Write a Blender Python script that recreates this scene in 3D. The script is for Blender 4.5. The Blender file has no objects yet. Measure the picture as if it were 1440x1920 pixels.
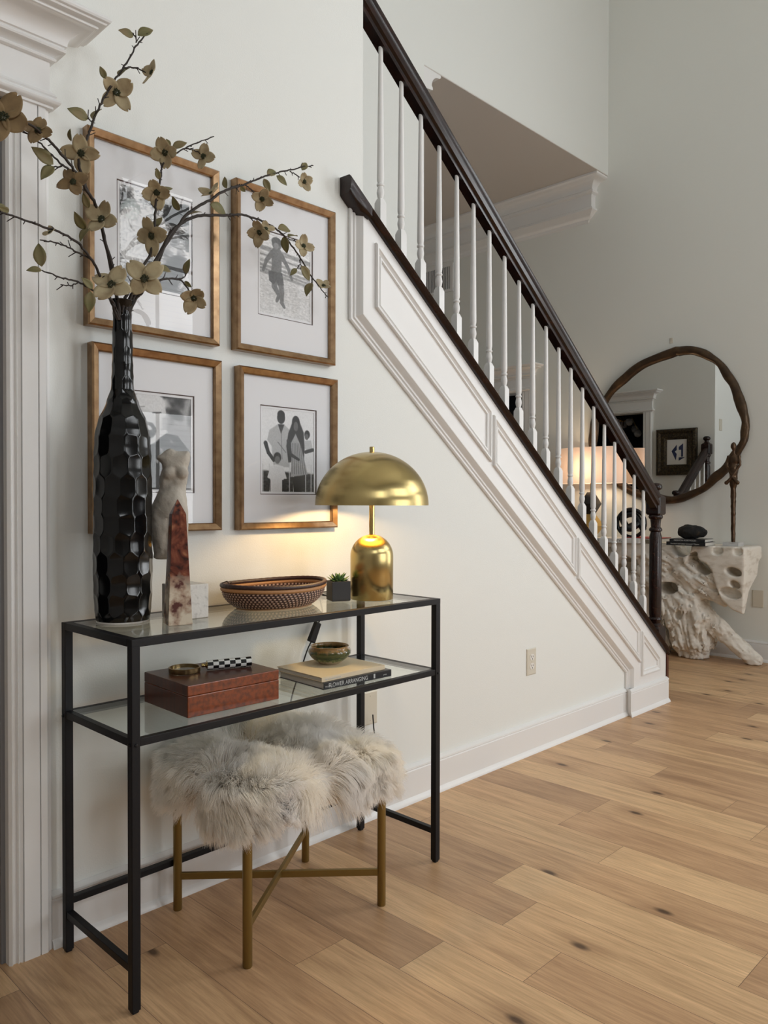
import bpy, bmesh, math, random
import numpy as np
from mathutils import Vector, Matrix
random.seed(7); rng = np.random.default_rng(7)
S = bpy.context.scene
COL = S.collection

# ------------------------------------------------------------------ camera, world, exposure
FPX = 1467.06; YAW = 0.774726; PITCH = -0.0135257; ROLL = 0.00173217
CAM = np.array([-0.802615, -1.919816, 1.092816])
def cam_axes():
    f = np.array([math.cos(YAW)*math.cos(PITCH), math.sin(YAW)*math.cos(PITCH), math.sin(PITCH)])
    r = np.array([math.sin(YAW), -math.cos(YAW), 0.]); u = np.cross(r, f)
    return math.cos(ROLL)*r+math.sin(ROLL)*u, -math.sin(ROLL)*r+math.cos(ROLL)*u, f
RR, UU, FF = cam_axes()
cd = bpy.data.cameras.new('camera'); cam = bpy.data.objects.new('camera', cd); COL.objects.link(cam); S.camera = cam
cd.sensor_fit = 'VERTICAL'; cd.sensor_height = 24; cd.lens = FPX*24/1920; cd.clip_start = .05
cam.matrix_world = Matrix(((RR[0], UU[0], -FF[0], CAM[0]), (RR[1], UU[1], -FF[1], CAM[1]), (RR[2], UU[2], -FF[2], CAM[2]), (0, 0, 0, 1)))
def at(axis, val, px, py):
    """the point of the plane axis=val that stands behind one point of the photograph"""
    d = FF+RR*(px-720)/FPX-UU*(py-960)/FPX
    return CAM+d*((val-CAM[axis])/d[axis])

S.view_settings.view_transform = 'Standard'; S.view_settings.look = 'None'
S.view_settings.gamma = 1; S.view_settings.use_curve_mapping = False
S.view_settings.exposure = -0.84
w = bpy.data.worlds.new('world'); S.world = w; w.use_nodes = True
w.node_tree.nodes['Background'].inputs[0].default_value = (.75, .85, 1, 1)
w.node_tree.nodes['Background'].inputs[1].default_value = .6
S.cycles.use_denoising = True
S.cycles.max_bounces = 10; S.cycles.diffuse_bounces = 8; S.cycles.glossy_bounces = 4; S.cycles.transparent_max_bounces = 12
S.cycles.caustics_reflective = False; S.cycles.caustics_refractive = False
S.cycles.sample_clamp_indirect = 4
WIN = 15.0            # brightness of the daylit window blinds
WINC = (.93, .97, 1.0)

# ------------------------------------------------------------------ helpers
def nd(nt, t, **kw):
    n = nt.nodes.new(t)
    for k, v in kw.items():
        if k.startswith('i_'): n.inputs[int(k[2:])].default_value = v
        else: setattr(n, k, v)
    return n
def mat(name, col, rough=.5, metal=0, spec=.5, coat=0, bump=None, var=None, emis=None, aniso=None, sub=0, sheen=0):
    """bump=(scale, strength, stretch xyz); var=(colour2, scale, stretch xyz, lo, hi)"""
    m = bpy.data.materials.new(name); m.use_nodes = True; nt = m.node_tree; b = nt.nodes['Principled BSDF']
    I = b.inputs
    I['Base Color'].default_value = (*col, 1); I['Roughness'].default_value = rough; I['Metallic'].default_value = metal
    I['Specular IOR Level'].default_value = spec; I['Coat Weight'].default_value = coat; I['Coat Roughness'].default_value = .08
    if sheen: I['Sheen Weight'].default_value = sheen
    if sub: I['Subsurface Weight'].default_value = sub; I['Subsurface Scale'].default_value = .01
    tc = nd(nt, 'ShaderNodeTexCoord')
    def noise(scale, st, det=4):
        mp = nd(nt, 'ShaderNodeMapping'); mp.inputs['Scale'].default_value = st
        nt.links.new(tc.outputs['Object'], mp.inputs[0])
        n = nd(nt, 'ShaderNodeTexNoise'); n.inputs['Scale'].default_value = scale; n.inputs['Detail'].default_value = det
        nt.links.new(mp.outputs[0], n.inputs['Vector']); return n
    if var:
        n = noise(var[1], var[2]); r = nd(nt, 'ShaderNodeValToRGB')
        r.color_ramp.elements[0].position = var[3]; r.color_ramp.elements[1].position = var[4]
        r.color_ramp.elements[0].color = (*col, 1); r.color_ramp.elements[1].color = (*var[0], 1)
        nt.links.new(n.outputs['Fac'], r.inputs[0]); nt.links.new(r.outputs[0], I['Base Color'])
    if bump:
        n = noise(bump[0], bump[2] if len(bump) > 2 else (1, 1, 1)); bp = nd(nt, 'ShaderNodeBump')
        bp.inputs['Strength'].default_value = bump[1]; bp.inputs['Distance'].default_value = bump[3] if len(bump) > 3 else .002
        nt.links.new(n.outputs['Fac'], bp.inputs['Height']); nt.links.new(bp.outputs[0], I['Normal'])
    if emis: I['Emission Color'].default_value = (*emis[0], 1); I['Emission Strength'].default_value = emis[1]
    if aniso:
        I['Anisotropic'].default_value = aniso
        t = nd(nt, 'ShaderNodeTangent'); t.direction_type = 'RADIAL'; t.axis = 'Z'; nt.links.new(t.outputs[0], I['Tangent'])
    return m
def attr_mat(name, rough=.5, coat=0, spec=.5):
    m = mat(name, (1, 1, 1), rough, 0, spec, coat); nt = m.node_tree
    a = nd(nt, 'ShaderNodeAttribute'); a.attribute_name = 'tint'
    nt.links.new(a.outputs['Color'], nt.nodes['Principled BSDF'].inputs['Base Color']); return m
def thin_glass(name, tint=(.96, .98, .96), ior=1.5):
    m = bpy.data.materials.new(name); m.use_nodes = True; nt = m.node_tree; nt.nodes.remove(nt.nodes['Principled BSDF'])
    o = nt.nodes['Material Output']; t = nd(nt, 'ShaderNodeBsdfTransparent'); t.inputs[0].default_value = (*tint, 1)
    g = nd(nt, 'ShaderNodeBsdfGlossy'); g.inputs['Roughness'].default_value = 0.0; g.inputs['Color'].default_value = (1, 1, 1, 1)
    f = nd(nt, 'ShaderNodeFresnel'); ge = nd(nt, 'ShaderNodeNewGeometry'); io = nd(nt, 'ShaderNodeMath', operation='MULTIPLY_ADD')
    io.inputs[1].default_value = 1/ior-ior; io.inputs[2].default_value = ior; nt.links.new(ge.outputs['Backfacing'], io.inputs[0]); nt.links.new(io.outputs[0], f.inputs[0])
    x = nd(nt, 'ShaderNodeMixShader')
    nt.links.new(f.outputs[0], x.inputs[0]); nt.links.new(t.outputs[0], x.inputs[1]); nt.links.new(g.outputs[0], x.inputs[2]); nt.links.new(x.outputs[0], o.inputs[0])
    return m

def link(name, me, m=None, parent=None, smooth=None, loc=None, rotz=0):
    o = bpy.data.objects.new(name, me); COL.objects.link(o)
    if m is not None:
        for mm in (m if isinstance(m, (list, tuple)) else [m]): me.materials.append(mm)
    if parent: o.parent = parent
    if loc is not None: o.location = loc
    if rotz: o.rotation_euler[2] = rotz
    if smooth is not None:
        me.shade_smooth()
        if smooth < 180: me.set_sharp_from_angle(angle=math.radians(smooth))
    return o
def tag(o, label=None, cat=None, group=None, kind=None):
    if label: o['label'] = label
    if cat: o['category'] = cat
    if group: o['group'] = group
    if kind: o['kind'] = kind
    return o
def empty(name, label, cat, loc=(0, 0, 0), rotz=0, group=None):
    o = bpy.data.objects.new(name, None); COL.objects.link(o); o.location = loc; o.rotation_euler[2] = rotz
    o.empty_display_size = .05
    return tag(o, label, cat, group)
class MB:
    """collects verts and faces, then builds ONE mesh"""
    def __init__(s): s.v = []; s.f = []; s.uv = []; s.mi = []
    def add(s, v, f, uv=None, mi=0):
        n = len(s.v); s.v += [tuple(map(float, p)) for p in v]; s.f += [tuple(i+n for i in q) for q in f]
        s.uv += uv if uv else [None]*len(f); s.mi += [mi]*len(f); return s
    def box(s, a, b, mi=0):
        (x0, y0, z0), (x1, y1, z1) = a, b
        v = [(x0, y0, z0), (x1, y0, z0), (x1, y1, z0), (x0, y1, z0), (x0, y0, z1), (x1, y0, z1), (x1, y1, z1), (x0, y1, z1)]
        return s.add(v, [(0, 3, 2, 1), (4, 5, 6, 7), (0, 1, 5, 4), (1, 2, 6, 5), (2, 3, 7, 6), (3, 0, 4, 7)], mi=mi)
    def hexa(s, P, mi=0):
        return s.add(P, [(0, 3, 2, 1), (4, 5, 6, 7), (0, 1, 5, 4), (1, 2, 6, 5), (2, 3, 7, 6), (3, 0, 4, 7)], mi=mi)
    def prism(s, pts, a, b, T=lambda p, h: (p[0], p[1], h), mi=0):
        """polygon pts (counter-clockwise) extruded from a to b"""
        n = len(pts); v = [T(p, a) for p in pts]+[T(p, b) for p in pts]
        f = [tuple(range(n))[::-1], tuple(range(n, 2*n))]+[(i, (i+1) % n, (i+1) % n+n, i+n) for i in range(n)]
        return s.add(v, f, mi=mi)
    def rings(s, R, closed=True, caps=True, mi=0, uv=False):
        """R: list of rings with the same count"""
        n = len(R[0]); base = len(s.v); v = [p for r in R for p in r]; f = []; u = []
        for i in range(len(R)-1):
            for j in range(n if closed else n-1):
                k = (j+1) % n; f.append((i*n+j, i*n+k, (i+1)*n+k, (i+1)*n+j))
                u.append([(j/n, i/(len(R)-1)), ((j+1)/n, i/(len(R)-1)), ((j+1)/n, (i+1)/(len(R)-1)), (j/n, (i+1)/(len(R)-1))])
        if caps and closed:
            f.append(tuple(range(n))[::-1]); f.append(tuple((len(R)-1)*n+j for j in range(n))); u += [None, None]
        return s.add(v, f, u if uv else None, mi)
    def lathe(s, prof, seg=48, c=(0, 0, 0), sx=1, sy=1, caps=True, mi=0, uv=False):
        R = [[(c[0]+r*sx*math.cos(2*math.pi*j/seg), c[1]+r*sy*math.sin(2*math.pi*j/seg), c[2]+z) for j in range(seg)] for r, z in prof]
        return s.rings(R, True, caps, mi, uv)
    def tube(s, pts, rad, seg=8, mi=0, caps=True):
        P = [Vector(p) for p in pts]; n = len(P); rad = rad if hasattr(rad, '__len__') else [rad]*n
        R = []; prev = None
        for i in range(n):
            t = (P[min(i+1, n-1)]-P[max(i-1, 0)]).normalized()
            if prev is None:
                a = Vector((0, 0, 1)) if abs(t.z) < .9 else Vector((1, 0, 0)); prev = t.cross(a).normalized()
            prev = (prev-t*prev.dot(t)).normalized(); q = t.cross(prev)
            R.append([tuple(P[i]+rad[i]*(math.cos(2*math.pi*j/seg)*prev+math.sin(2*math.pi*j/seg)*q)) for j in range(seg)])
        return s.rings(R, True, caps, mi)
    def torus(s, R0, r, seg=48, seg2=10, c=(0, 0, 0), sx=1, sy=1):
        v = []; f = []
        for i in range(seg):
            a = 2*math.pi*i/seg
            for j in range(seg2):
                b = 2*math.pi*j/seg2
                v.append((c[0]+(R0*sx+r*math.cos(b))*math.cos(a), c[1]+(R0*sy+r*math.cos(b))*math.sin(a), c[2]+r*math.sin(b)))
                f.append((i*seg2+j, ((i+1) % seg)*seg2+j, ((i+1) % seg)*seg2+(j+1) % seg2, i*seg2+(j+1) % seg2))
        return s.add(v, f)
    def mesh(s, name='mesh'):
        me = bpy.data.meshes.new(name); me.from_pydata(s.v, [], s.f)
        if any(s.uv):
            l = me.uv_layers.new(name='UVMap'); k = 0
            for p, u in zip(me.polygons, s.uv):
                for i in range(p.loop_total):
                    if u: l.data[p.loop_start+i].uv = u[i]
        me.update()
        for p, i in zip(me.polygons, s.mi): p.material_index = i
        bm = bmesh.new(); bm.from_mesh(me); bmesh.ops.recalc_face_normals(bm, faces=bm.faces); bm.to_mesh(me); bm.free()
        return me
    def build(s, name, m, parent=None, smooth=None, bevel=0, bseg=2, loc=None, rotz=0, kind=None):
        o = link(name, s.mesh(name), m, parent, smooth, loc, rotz)
        if bevel:
            b = o.modifiers.new('bevel', 'BEVEL'); b.width = bevel; b.segments = bseg; b.limit_method = 'ANGLE'; b.angle_limit = math.radians(40)
        if kind: o['kind'] = kind
        return o
def struct(name, mb, m, **k): return mb.build(name, m, kind='structure', **k)
def arc(cx, cz, r, a0, a1, n=6, rz=None):
    rz = rz or r
    return [(cx+r*math.cos(math.radians(a0+(a1-a0)*i/n)), cz+rz*math.sin(math.radians(a0+(a1-a0)*i/n))) for i in range(n+1)]
def spline(pts, n=8):
    P = [np.array(p, float) for p in pts]; P = [2*P[0]-P[1]]+P+[2*P[-1]-P[-2]]; o = []
    for i in range(1, len(P)-2):
        for k in range(n):
            t = k/n; a, b, c, d = P[i-1:i+3]
            o.append(.5*((2*b)+(c-a)*t+(2*a-5*b+4*c-d)*t*t+(3*b-3*c+d-a)*t**3))
    o.append(P[-2]); return o
def text(body, size, loc, rot, m, parent, name='lettering', sx=1.0, extrude=.0002, align='LEFT'):
    c = bpy.data.curves.new(name, 'FONT'); c.body = body; c.size = size; c.extrude = extrude; c.align_x = align
    tmp = bpy.data.objects.new(name, c); COL.objects.link(tmp); bpy.context.view_layer.update()
    me = bpy.data.meshes.new_from_object(tmp.evaluated_get(bpy.context.evaluated_depsgraph_get())); bpy.data.objects.remove(tmp)
    me.materials.clear(); me.materials.append(m); o = bpy.data.objects.new(name, me); COL.objects.link(o); o.parent = parent
    o.location = loc; o.rotation_euler = rot; o.scale = (sx, 1, 1); return o

# ---- signed-distance modelling: shapes are numpy fields, turned into one smooth mesh
def vnoise(P, scale, seed=0):
    Q = P*scale; I = np.floor(Q).astype(np.int64); Fr = Q-I; Fr = Fr*Fr*(3-2*Fr)
    def h(a, b, c):
        n = (a*73856093) ^ (b*19349663) ^ (c*83492791) ^ (seed*2654435761 & 0xffffffff)
        n = (n ^ (n >> 13))*1274126177 & 0x7fffffff; n = (n ^ (n >> 16))*668265263 & 0x7fffffff
        return (n & 0xffff)/65535.
    r = 0
    for dx in (0, 1):
        for dy in (0, 1):
            for dz in (0, 1):
                wt = (Fr[..., 0] if dx else 1-Fr[..., 0])*(Fr[..., 1] if dy else 1-Fr[..., 1])*(Fr[..., 2] if dz else 1-Fr[..., 2])
                r = r+wt*h(I[..., 0]+dx, I[..., 1]+dy, I[..., 2]+dz)
    return r
def smin(a, b, k):
    h = np.clip(.5+.5*(b-a)/k, 0, 1); return b*(1-h)+a*h-k*h*(1-h)
def smax(a, b, k): return -smin(-a, -b, k)
def capsule(P, a, b, ra, rb=None):
    rb = ra if rb is None else rb; a = np.array(a, float); b = np.array(b, float); d = b-a
    t = np.clip(((P-a)@d)/(d@d), 0, 1); return np.linalg.norm(P-a-t[..., None]*d, axis=-1)-(ra+(rb-ra)*t)
def ellip(P, c, r):
    r = np.array(r, float); q = (P-np.array(c, float)); k0 = np.linalg.norm(q/r, axis=-1); k1 = np.linalg.norm(q/(r*r), axis=-1)
    return k0*(k0-1)/np.maximum(k1, 1e-6)
def polysdf(U, V, pts):
    pts = [np.array(p, float) for p in pts]; d = np.full(U.shape, 1e9); s = np.ones(U.shape)
    for i in range(len(pts)):
        a = pts[i]; b = pts[i-1]; e = b-a; wx = U-a[0]; wy = V-a[1]
        t = np.clip((wx*e[0]+wy*e[1])/(e@e), 0, 1); d = np.minimum(d, (wx-e[0]*t)**2+(wy-e[1]*t)**2)
        c1 = V >= a[1]; c2 = V < b[1]; c3 = e[0]*wy > e[1]*wx
        s = np.where((c1 & c2 & c3) | (~c1 & ~c2 & ~c3), -s, s)
    return s*np.sqrt(d)
def grid(lo, hi, h):
    ax = [np.arange(lo[i], hi[i]+h, h) for i in range(3)]
    return np.stack(np.meshgrid(*ax, indexing='ij'), -1)
def nets(f, lo, h, name):
    f = np.pad(f, 1, constant_values=1.0); lo = np.array(lo, float)-h
    nx, ny, nz = f.shape; c = [f[i:nx-1+i, j:ny-1+j, k:nz-1+k] for i in (0, 1) for j in (0, 1) for k in (0, 1)]
    ins = sum((q < 0).astype(int) for q in c); mask = (ins > 0) & (ins < 8)
    idx = -np.ones(mask.shape, int); idx[mask] = np.arange(mask.sum())
    cc = np.stack([q[mask] for q in c], 1); corner = np.array([(i, j, k) for i in (0, 1) for j in (0, 1) for k in (0, 1)], float)
    acc = np.zeros((cc.shape[0], 3)); cnt = np.zeros(cc.shape[0])
    for a in range(8):
        for b in range(a+1, 8):
            if np.abs(corner[a]-corner[b]).sum() == 1:
                x = (cc[:, a] < 0) != (cc[:, b] < 0); t = cc[:, a]/np.where(x, cc[:, a]-cc[:, b], 1)
                acc += np.where(x[:, None], corner[a]+t[:, None]*(corner[b]-corner[a]), 0); cnt += x
    V = (np.argwhere(mask)+acc/cnt[:, None])*h+lo
    F = []
    for ax in range(3):
        sl0 = [slice(None)]*3; sl1 = [slice(None)]*3; sl0[ax] = slice(0, -1); sl1[ax] = slice(1, None)
        a = f[tuple(sl0)] < 0; b = f[tuple(sl1)] < 0; e = np.argwhere(a != b); u, v = [(1, 2), (2, 0), (0, 1)][ax]
        fl = a[tuple(e.T)]; q = []
        for du, dv in ((0, 0), (-1, 0), (-1, -1), (0, -1)):
            p = e.copy(); p[:, u] += du; p[:, v] += dv; q.append(idx[tuple(np.clip(p, 0, np.array(idx.shape)-1).T)])
        q = np.stack(q, 1); ok = (q >= 0).all(1); q = q[ok]; fl = fl[ok]; q[~fl] = q[~fl][:, ::-1]; F.append(q)
    F = np.concatenate(F); me = bpy.data.meshes.new(name)
    me.vertices.add(len(V)); me.vertices.foreach_set('co', V.ravel()); me.loops.add(F.size); me.loops.foreach_set('vertex_index', F.ravel().astype(np.int32))
    me.polygons.add(len(F)); me.polygons.foreach_set('loop_start', np.arange(0, F.size, 4, dtype=np.int32)); me.polygons.foreach_set('loop_total', np.full(len(F), 4, np.int32))
    me.update(calc_edges=True); me.validate(); me.shade_smooth(); return me

# ------------------------------------------------------------------ materials
M = {}
M['wall'] = mat('wall_paint', (.765, .775, .745), .55, bump=(260, .35, (1, 1, 1), .0012))
M['wall_grey'] = mat('wall_paint_far', (.765, .775, .735), .6, bump=(200, .2))
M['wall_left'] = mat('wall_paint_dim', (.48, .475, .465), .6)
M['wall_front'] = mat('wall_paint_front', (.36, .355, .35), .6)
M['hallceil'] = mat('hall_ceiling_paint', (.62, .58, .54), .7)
M['trim'] = mat('trim_paint', (.77, .765, .755), .36, bump=(30, .05))
M['rail'] = mat('dark_rail_wood', (.010, .004, .003), .26, spec=.35, coat=.08, var=((.030, .009, .005), 9, (1, 5, 5), .40, .75))
M['black'] = mat('black_metal', (.006, .006, .0075), .45, spec=.25, bump=(400, .1))
M['glass'] = thin_glass('clear_glass', (.95, .98, .96))
M['picglass'] = thin_glass('picture_glass', (.99, .99, .99), 1.35)
M['brass'] = mat('brushed_brass', (.52, .40, .175), .24, 1, aniso=.85, bump=(260, .10, (1, 1, .02), .0006))
M['brassp'] = mat('polished_brass', (.60, .44, .18), .18, 1)
M['leggold'] = mat('gold_leg_paint', (.25, .170, .052), .38, .75, bump=(300, .08))
M['frame'] = mat('bronze_gold_frame', (.40, .26, .145), .30, 1, var=((.26, .155, .085), 40, (1, 1, 1), .35, .7))
M['mat'] = mat('white_mat_board', (.80, .80, .82), .8)
M['matcore'] = mat('dark_inner_mat', (.10, .065, .06), .8)
M['vase'] = mat('black_glazed_ceramic', (.002, .002, .0022), .13, spec=.40)
M['stem'] = mat('branch_bark', (.022, .014, .010), .7, bump=(300, .5))
M['petal'] = mat('petal_silk', (.43, .355, .215), .75, var=((.28, .205, .11), 35, (1, 1, 1), .40, .72), sheen=.1)
M['petal_dark'] = mat('petal_silk_brown', (.26, .175, .08), .75, var=((.16, .10, .05), 35, (1, 1, 1), .40, .72))
M['leaf'] = mat('leaf_olive', (.145, .135, .05), .65, var=((.20, .15, .07), 30, (1, 1, 1), .4, .7))
M['seed'] = mat('flower_centre_green', (.030, .035, .012), .8)
M['stone'] = mat('carved_limestone', (.50, .46, .40), .85, bump=(90, .6, (1, 1, 1), .003), var=((.36, .32, .27), 26, (1, 1, 1), .42, .75))
M['travertine'] = mat('pale_stone_block', (.62, .61, .58), .7, bump=(120, .3), var=((.45, .44, .42), 90, (1, 1, 1), .55, .7))
M['marble'] = mat('white_marble', (.55, .545, .54), .3, var=((.35, .35, .36), 18, (1, 1, 4), .52, .72))
M['succ'] = mat('succulent_green', (.10, .20, .075), .45, var=((.05, .12, .04), 60, (1, 1, 1), .4, .7))
M['pot'] = mat('charcoal_pot', (.035, .036, .04), .6)
M['burl'] = mat('burl_wood', (.23, .047, .008), .30, coat=.15, var=((.045, .009, .003), 85, (1, 1, 1), .42, .78))
M['boxtop'] = mat('reddish_brown_lacquer', (.085, .022, .010), .30, spec=.35, coat=.05, var=((.05, .015, .009), 10, (1, 8, 1), .4, .7))
M['cream'] = mat('cream_book_cover', (.70, .58, .40), .55)
M['page'] = mat('book_pages', (.68, .66, .61), .8, bump=(600, .5, (.05, .05, 1)))
M['whitecov'] = mat('white_book_cover', (.72, .71, .69), .4)
M['blackcov'] = mat('black_book_cover', (.012, .012, .014), .35)
M['ink'] = mat('pale_lettering', (.55, .55, .53), .5)
M['redink'] = mat('red_lettering', (.45, .04, .03), .5)
M['darkink'] = mat('dark_lettering', (.03, .03, .03), .5)
M['plate'] = mat('ivory_plate', (.62, .58, .49), .35)
M['socket'] = mat('white_plastic', (.74, .72, .68), .35)
M['slot'] = mat('dark_slot', (.01, .01, .01), .6)
M['wood_drift'] = mat('bleached_driftwood', (.80, .76, .69), .8, bump=(70, .6, (1, 1, 1), .002), var=((.50, .43, .34), 11, (1, 1, 2.5), .50, .82))
M['mirrorf'] = mat('bronze_mirror_frame', (.055, .033, .018), .38, .5, bump=(25, .5, (1, 1, 1), .01), var=((.12, .068, .03), 12, (1, 1, 1), .45, .8))
M['mirror'] = mat('mirror_silver', (.80, .81, .80), .005, 1)
M['bronze'] = mat('dark_bronze', (.095, .060, .038), .33, .9, bump=(70, .5, (1, 1, 1), .003))
M['rock'] = mat('black_furry_stone', (.012, .012, .012), .9, bump=(220, 1, (1, 1, 1), .006), var=((.06, .04, .02), 30, (1, 1, 1), .6, .8))
M['ringm'] = mat('black_gloss', (.008, .008, .009), .2)
M['shade'] = mat('white_lamp_shade', (.84, .76, .72), .8); _n = M['shade'].node_tree; _t = nd(_n, 'ShaderNodeBsdfTranslucent'); _t.inputs[0].default_value = (.85, .68, .60, 1); _x = nd(_n, 'ShaderNodeMixShader'); _x.inputs[0].default_value = .30
_n.links.new(_n.nodes['Principled BSDF'].outputs[0], _x.inputs[1]); _n.links.new(_t.outputs[0], _x.inputs[2]); _n.links.new(_x.outputs[0], _n.nodes['Material Output'].inputs[0])
M['vent_dark'] = mat('vent_shadow', (.05, .05, .055), .7)
M['ornate'] = mat('dark_ornate_gold', (.028, .020, .012), .45, .5, bump=(60, 1, (1, 1, 1), .01), var=((.09, .062, .025), 70, (1, 1, 1), .45, .65))
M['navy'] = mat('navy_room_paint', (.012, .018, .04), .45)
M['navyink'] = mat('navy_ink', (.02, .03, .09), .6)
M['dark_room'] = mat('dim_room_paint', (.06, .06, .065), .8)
M['jamb'] = mat('jamb_shade_grey', (.20, .20, .21), .5)  # white jamb standing in shadow; that shade is put into the grey
M['bulb'] = mat('warm_bulb', (1, .8, .5), .5, emis=((1, .62, .25), 40))
M['redwood'] = mat('worn_red_wood', (.07, .016, .008), .3, coat=.3, var=((.30, .12, .06), 55, (1, 1, .35), .62, .68))
M['gold'] = mat('gold_leaf', (.75, .50, .16), .35, .8)
m = M['glassy'] = mat('clear_crystal', (.9, .9, .95), .05, 0, 1); m.node_tree.nodes['Principled BSDF'].inputs['Transmission Weight'].default_value = .7

def blind_mat():
    m = mat('daylit_blind', (.8, .8, .8), .6); nt = m.node_tree; b = nt.nodes['Principled BSDF']
    tc = nd(nt, 'ShaderNodeTexCoord'); s = nd(nt, 'ShaderNodeSeparateXYZ'); nt.links.new(tc.outputs['Object'], s.inputs[0])
    a = nd(nt, 'ShaderNodeMath', operation='MULTIPLY'); a.inputs[1].default_value = 20; nt.links.new(s.outputs['Z'], a.inputs[0])
    fr = nd(nt, 'ShaderNodeMath', operation='FRACT'); nt.links.new(a.outputs[0], fr.inputs[0])
    g = nd(nt, 'ShaderNodeMath', operation='GREATER_THAN'); g.inputs[1].default_value = .18; nt.links.new(fr.outputs[0], g.inputs[0])
    mm = nd(nt, 'ShaderNodeMath', operation='MULTIPLY_ADD'); mm.inputs[1].default_value = WIN*.35; mm.inputs[2].default_value = WIN*.7; nt.links.new(g.outputs[0], mm.inputs[0])
    nt.links.new(mm.outputs[0], b.inputs['Emission Strength']); b.inputs['Emission Color'].default_value = (*WINC, 1); return m
M['blind'] = blind_mat()

def floor_mat():
    m = bpy.data.materials.new('oak_planks'); m.use_nodes = True; nt = m.node_tree; L = nt.links; b = nt.nodes['Principled BSDF']
    tc = nd(nt, 'ShaderNodeTexCoord'); at_ = nd(nt, 'ShaderNodeAttribute'); at_.attribute_name = 'rnd'
    uv = nd(nt, 'ShaderNodeUVMap'); su = nd(nt, 'ShaderNodeSeparateXYZ'); L.new(uv.outputs[0], su.inputs[0])
    # grain coordinates, shifted per plank
    sp = nd(nt, 'ShaderNodeVectorMath', operation='MULTIPLY_ADD'); sp.inputs[1].default_value = (37, 91, 53)
    L.new(at_.outputs['Color'], sp.inputs[0]); L.new(tc.outputs['Object'], sp.inputs[2])
    def nz(st, sc, det, rough=.6, dist=0):
        mp = nd(nt, 'ShaderNodeMapping'); mp.inputs['Scale'].default_value = st; L.new(sp.outputs[0], mp.inputs[0])
        n = nd(nt, 'ShaderNodeTexNoise'); n.inputs['Scale'].default_value = sc; n.inputs['Detail'].default_value = det; n.inputs['Roughness'].default_value = rough
        n.inputs['Distortion'].default_value = dist; L.new(mp.outputs[0], n.inputs['Vector']); return n
    fine = nz((60, 2.6, 1), 3.0, 6, .7); mid = nz((9, .9, 1), 1.6, 4, .6, 1.2); cath = nz((5, .5, 1), 1.3, 3, .5, 2.5)
    base = nd(nt, 'ShaderNodeValToRGB'); e = base.color_ramp.elements
    e[0].position = 0; e[0].color = (.47, .295, .165, 1); e[1].position = 1; e[1].color = (.69, .47, .265, 1)
    x = base.color_ramp.elements.new(.35); x.color = (.54, .34, .19, 1); x = base.color_ramp.elements.new(.7); x.color = (.62, .405, .225, 1)
    sr = nd(nt, 'ShaderNodeSeparateColor'); L.new(at_.outputs['Color'], sr.inputs[0]); L.new(sr.outputs[0], base.inputs[0])
    def mul(a, fac_src, lo, hi, c0, c1):
        r = nd(nt, 'ShaderNodeValToRGB'); r.color_ramp.elements[0].position = lo; r.color_ramp.elements[1].position = hi
        r.color_ramp.elements[0].color = (*c0, 1); r.color_ramp.elements[1].color = (*c1, 1); L.new(fac_src, r.inputs[0])
        mx = nd(nt, 'ShaderNodeMix', data_type='RGBA', blend_type='MULTIPLY'); mx.inputs[0].default_value = 1
        L.new(a, mx.inputs[6]); L.new(r.outputs[0], mx.inputs[7]); return mx.outputs[2]
    c = mul(base.outputs[0], fine.outputs['Fac'], .36, .6, (.80, .77, .74), (1.05, 1.04, 1.03))
    c = mul(c, mid.outputs['Fac'], .35, .65, (.84, .81, .79), (1.1, 1.1, 1.1))
    c = mul(c, cath.outputs['Fac'], .32, .42, (.80, .77, .76), (1, 1, 1))
    # knots
    mpk = nd(nt, 'ShaderNodeMapping'); mpk.inputs['Scale'].default_value = (2.7, 1.3, 1); L.new(sp.outputs[0], mpk.inputs[0])
    vo = nd(nt, 'ShaderNodeTexVoronoi', voronoi_dimensions='2D'); vo.inputs['Scale'].default_value = 1.15; L.new(mpk.outputs[0], vo.inputs['Vector'])
    c = mul(c, vo.outputs['Distance'], .018, .050, (.22, .19, .17), (1, 1, 1))
    c = mul(c, vo.outputs['Distance'], .05, .16, (.80, .77, .75), (1, 1, 1))
    # plank edges
    def edge(sock, wd):
        a = nd(nt, 'ShaderNodeMath', operation='LESS_THAN'); a.inputs[1].default_value = wd; L.new(sock, a.inputs[0]); return a.outputs[0]
    mx = nd(nt, 'ShaderNodeMath', operation='MAXIMUM'); L.new(edge(su.outputs[0], .0012), mx.inputs[0]); L.new(edge(su.outputs[1], .0012), mx.inputs[1])
    dk = nd(nt, 'ShaderNodeMix', data_type='RGBA'); L.new(mx.outputs[0], dk.inputs[0]); L.new(c, dk.inputs[6]); dk.inputs[7].default_value = (.12, .07, .038, 1)
    L.new(dk.outputs[2], b.inputs['Base Color'])
    bp = nd(nt, 'ShaderNodeBump'); bp.inputs['Strength'].default_value = .12; bp.inputs['Distance'].default_value = .001; L.new(fine.outputs['Fac'], bp.inputs['Height']); L.new(bp.outputs[0], b.inputs['Normal'])
    b.inputs['Roughness'].default_value = .42; b.inputs['Specular IOR Level'].default_value = .4
    return m

# ------------------------------------------------------------------ the room shell
X0, Y1, XE = 4.83, 1.1435, 2.657       # mirror wall, stairwell back wall, its end
YF, XL, ZC, ZH = -4.6, -2.5, 5.6, 3.65 # front wall, left wall, ceiling, hall ceiling
XW = 1.053                             # where the full-height wall ends beside the stairs
def cap_low(x): return 1.9284-.778*(x-1.1966)    # lower edge of the dark stair cap

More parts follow.
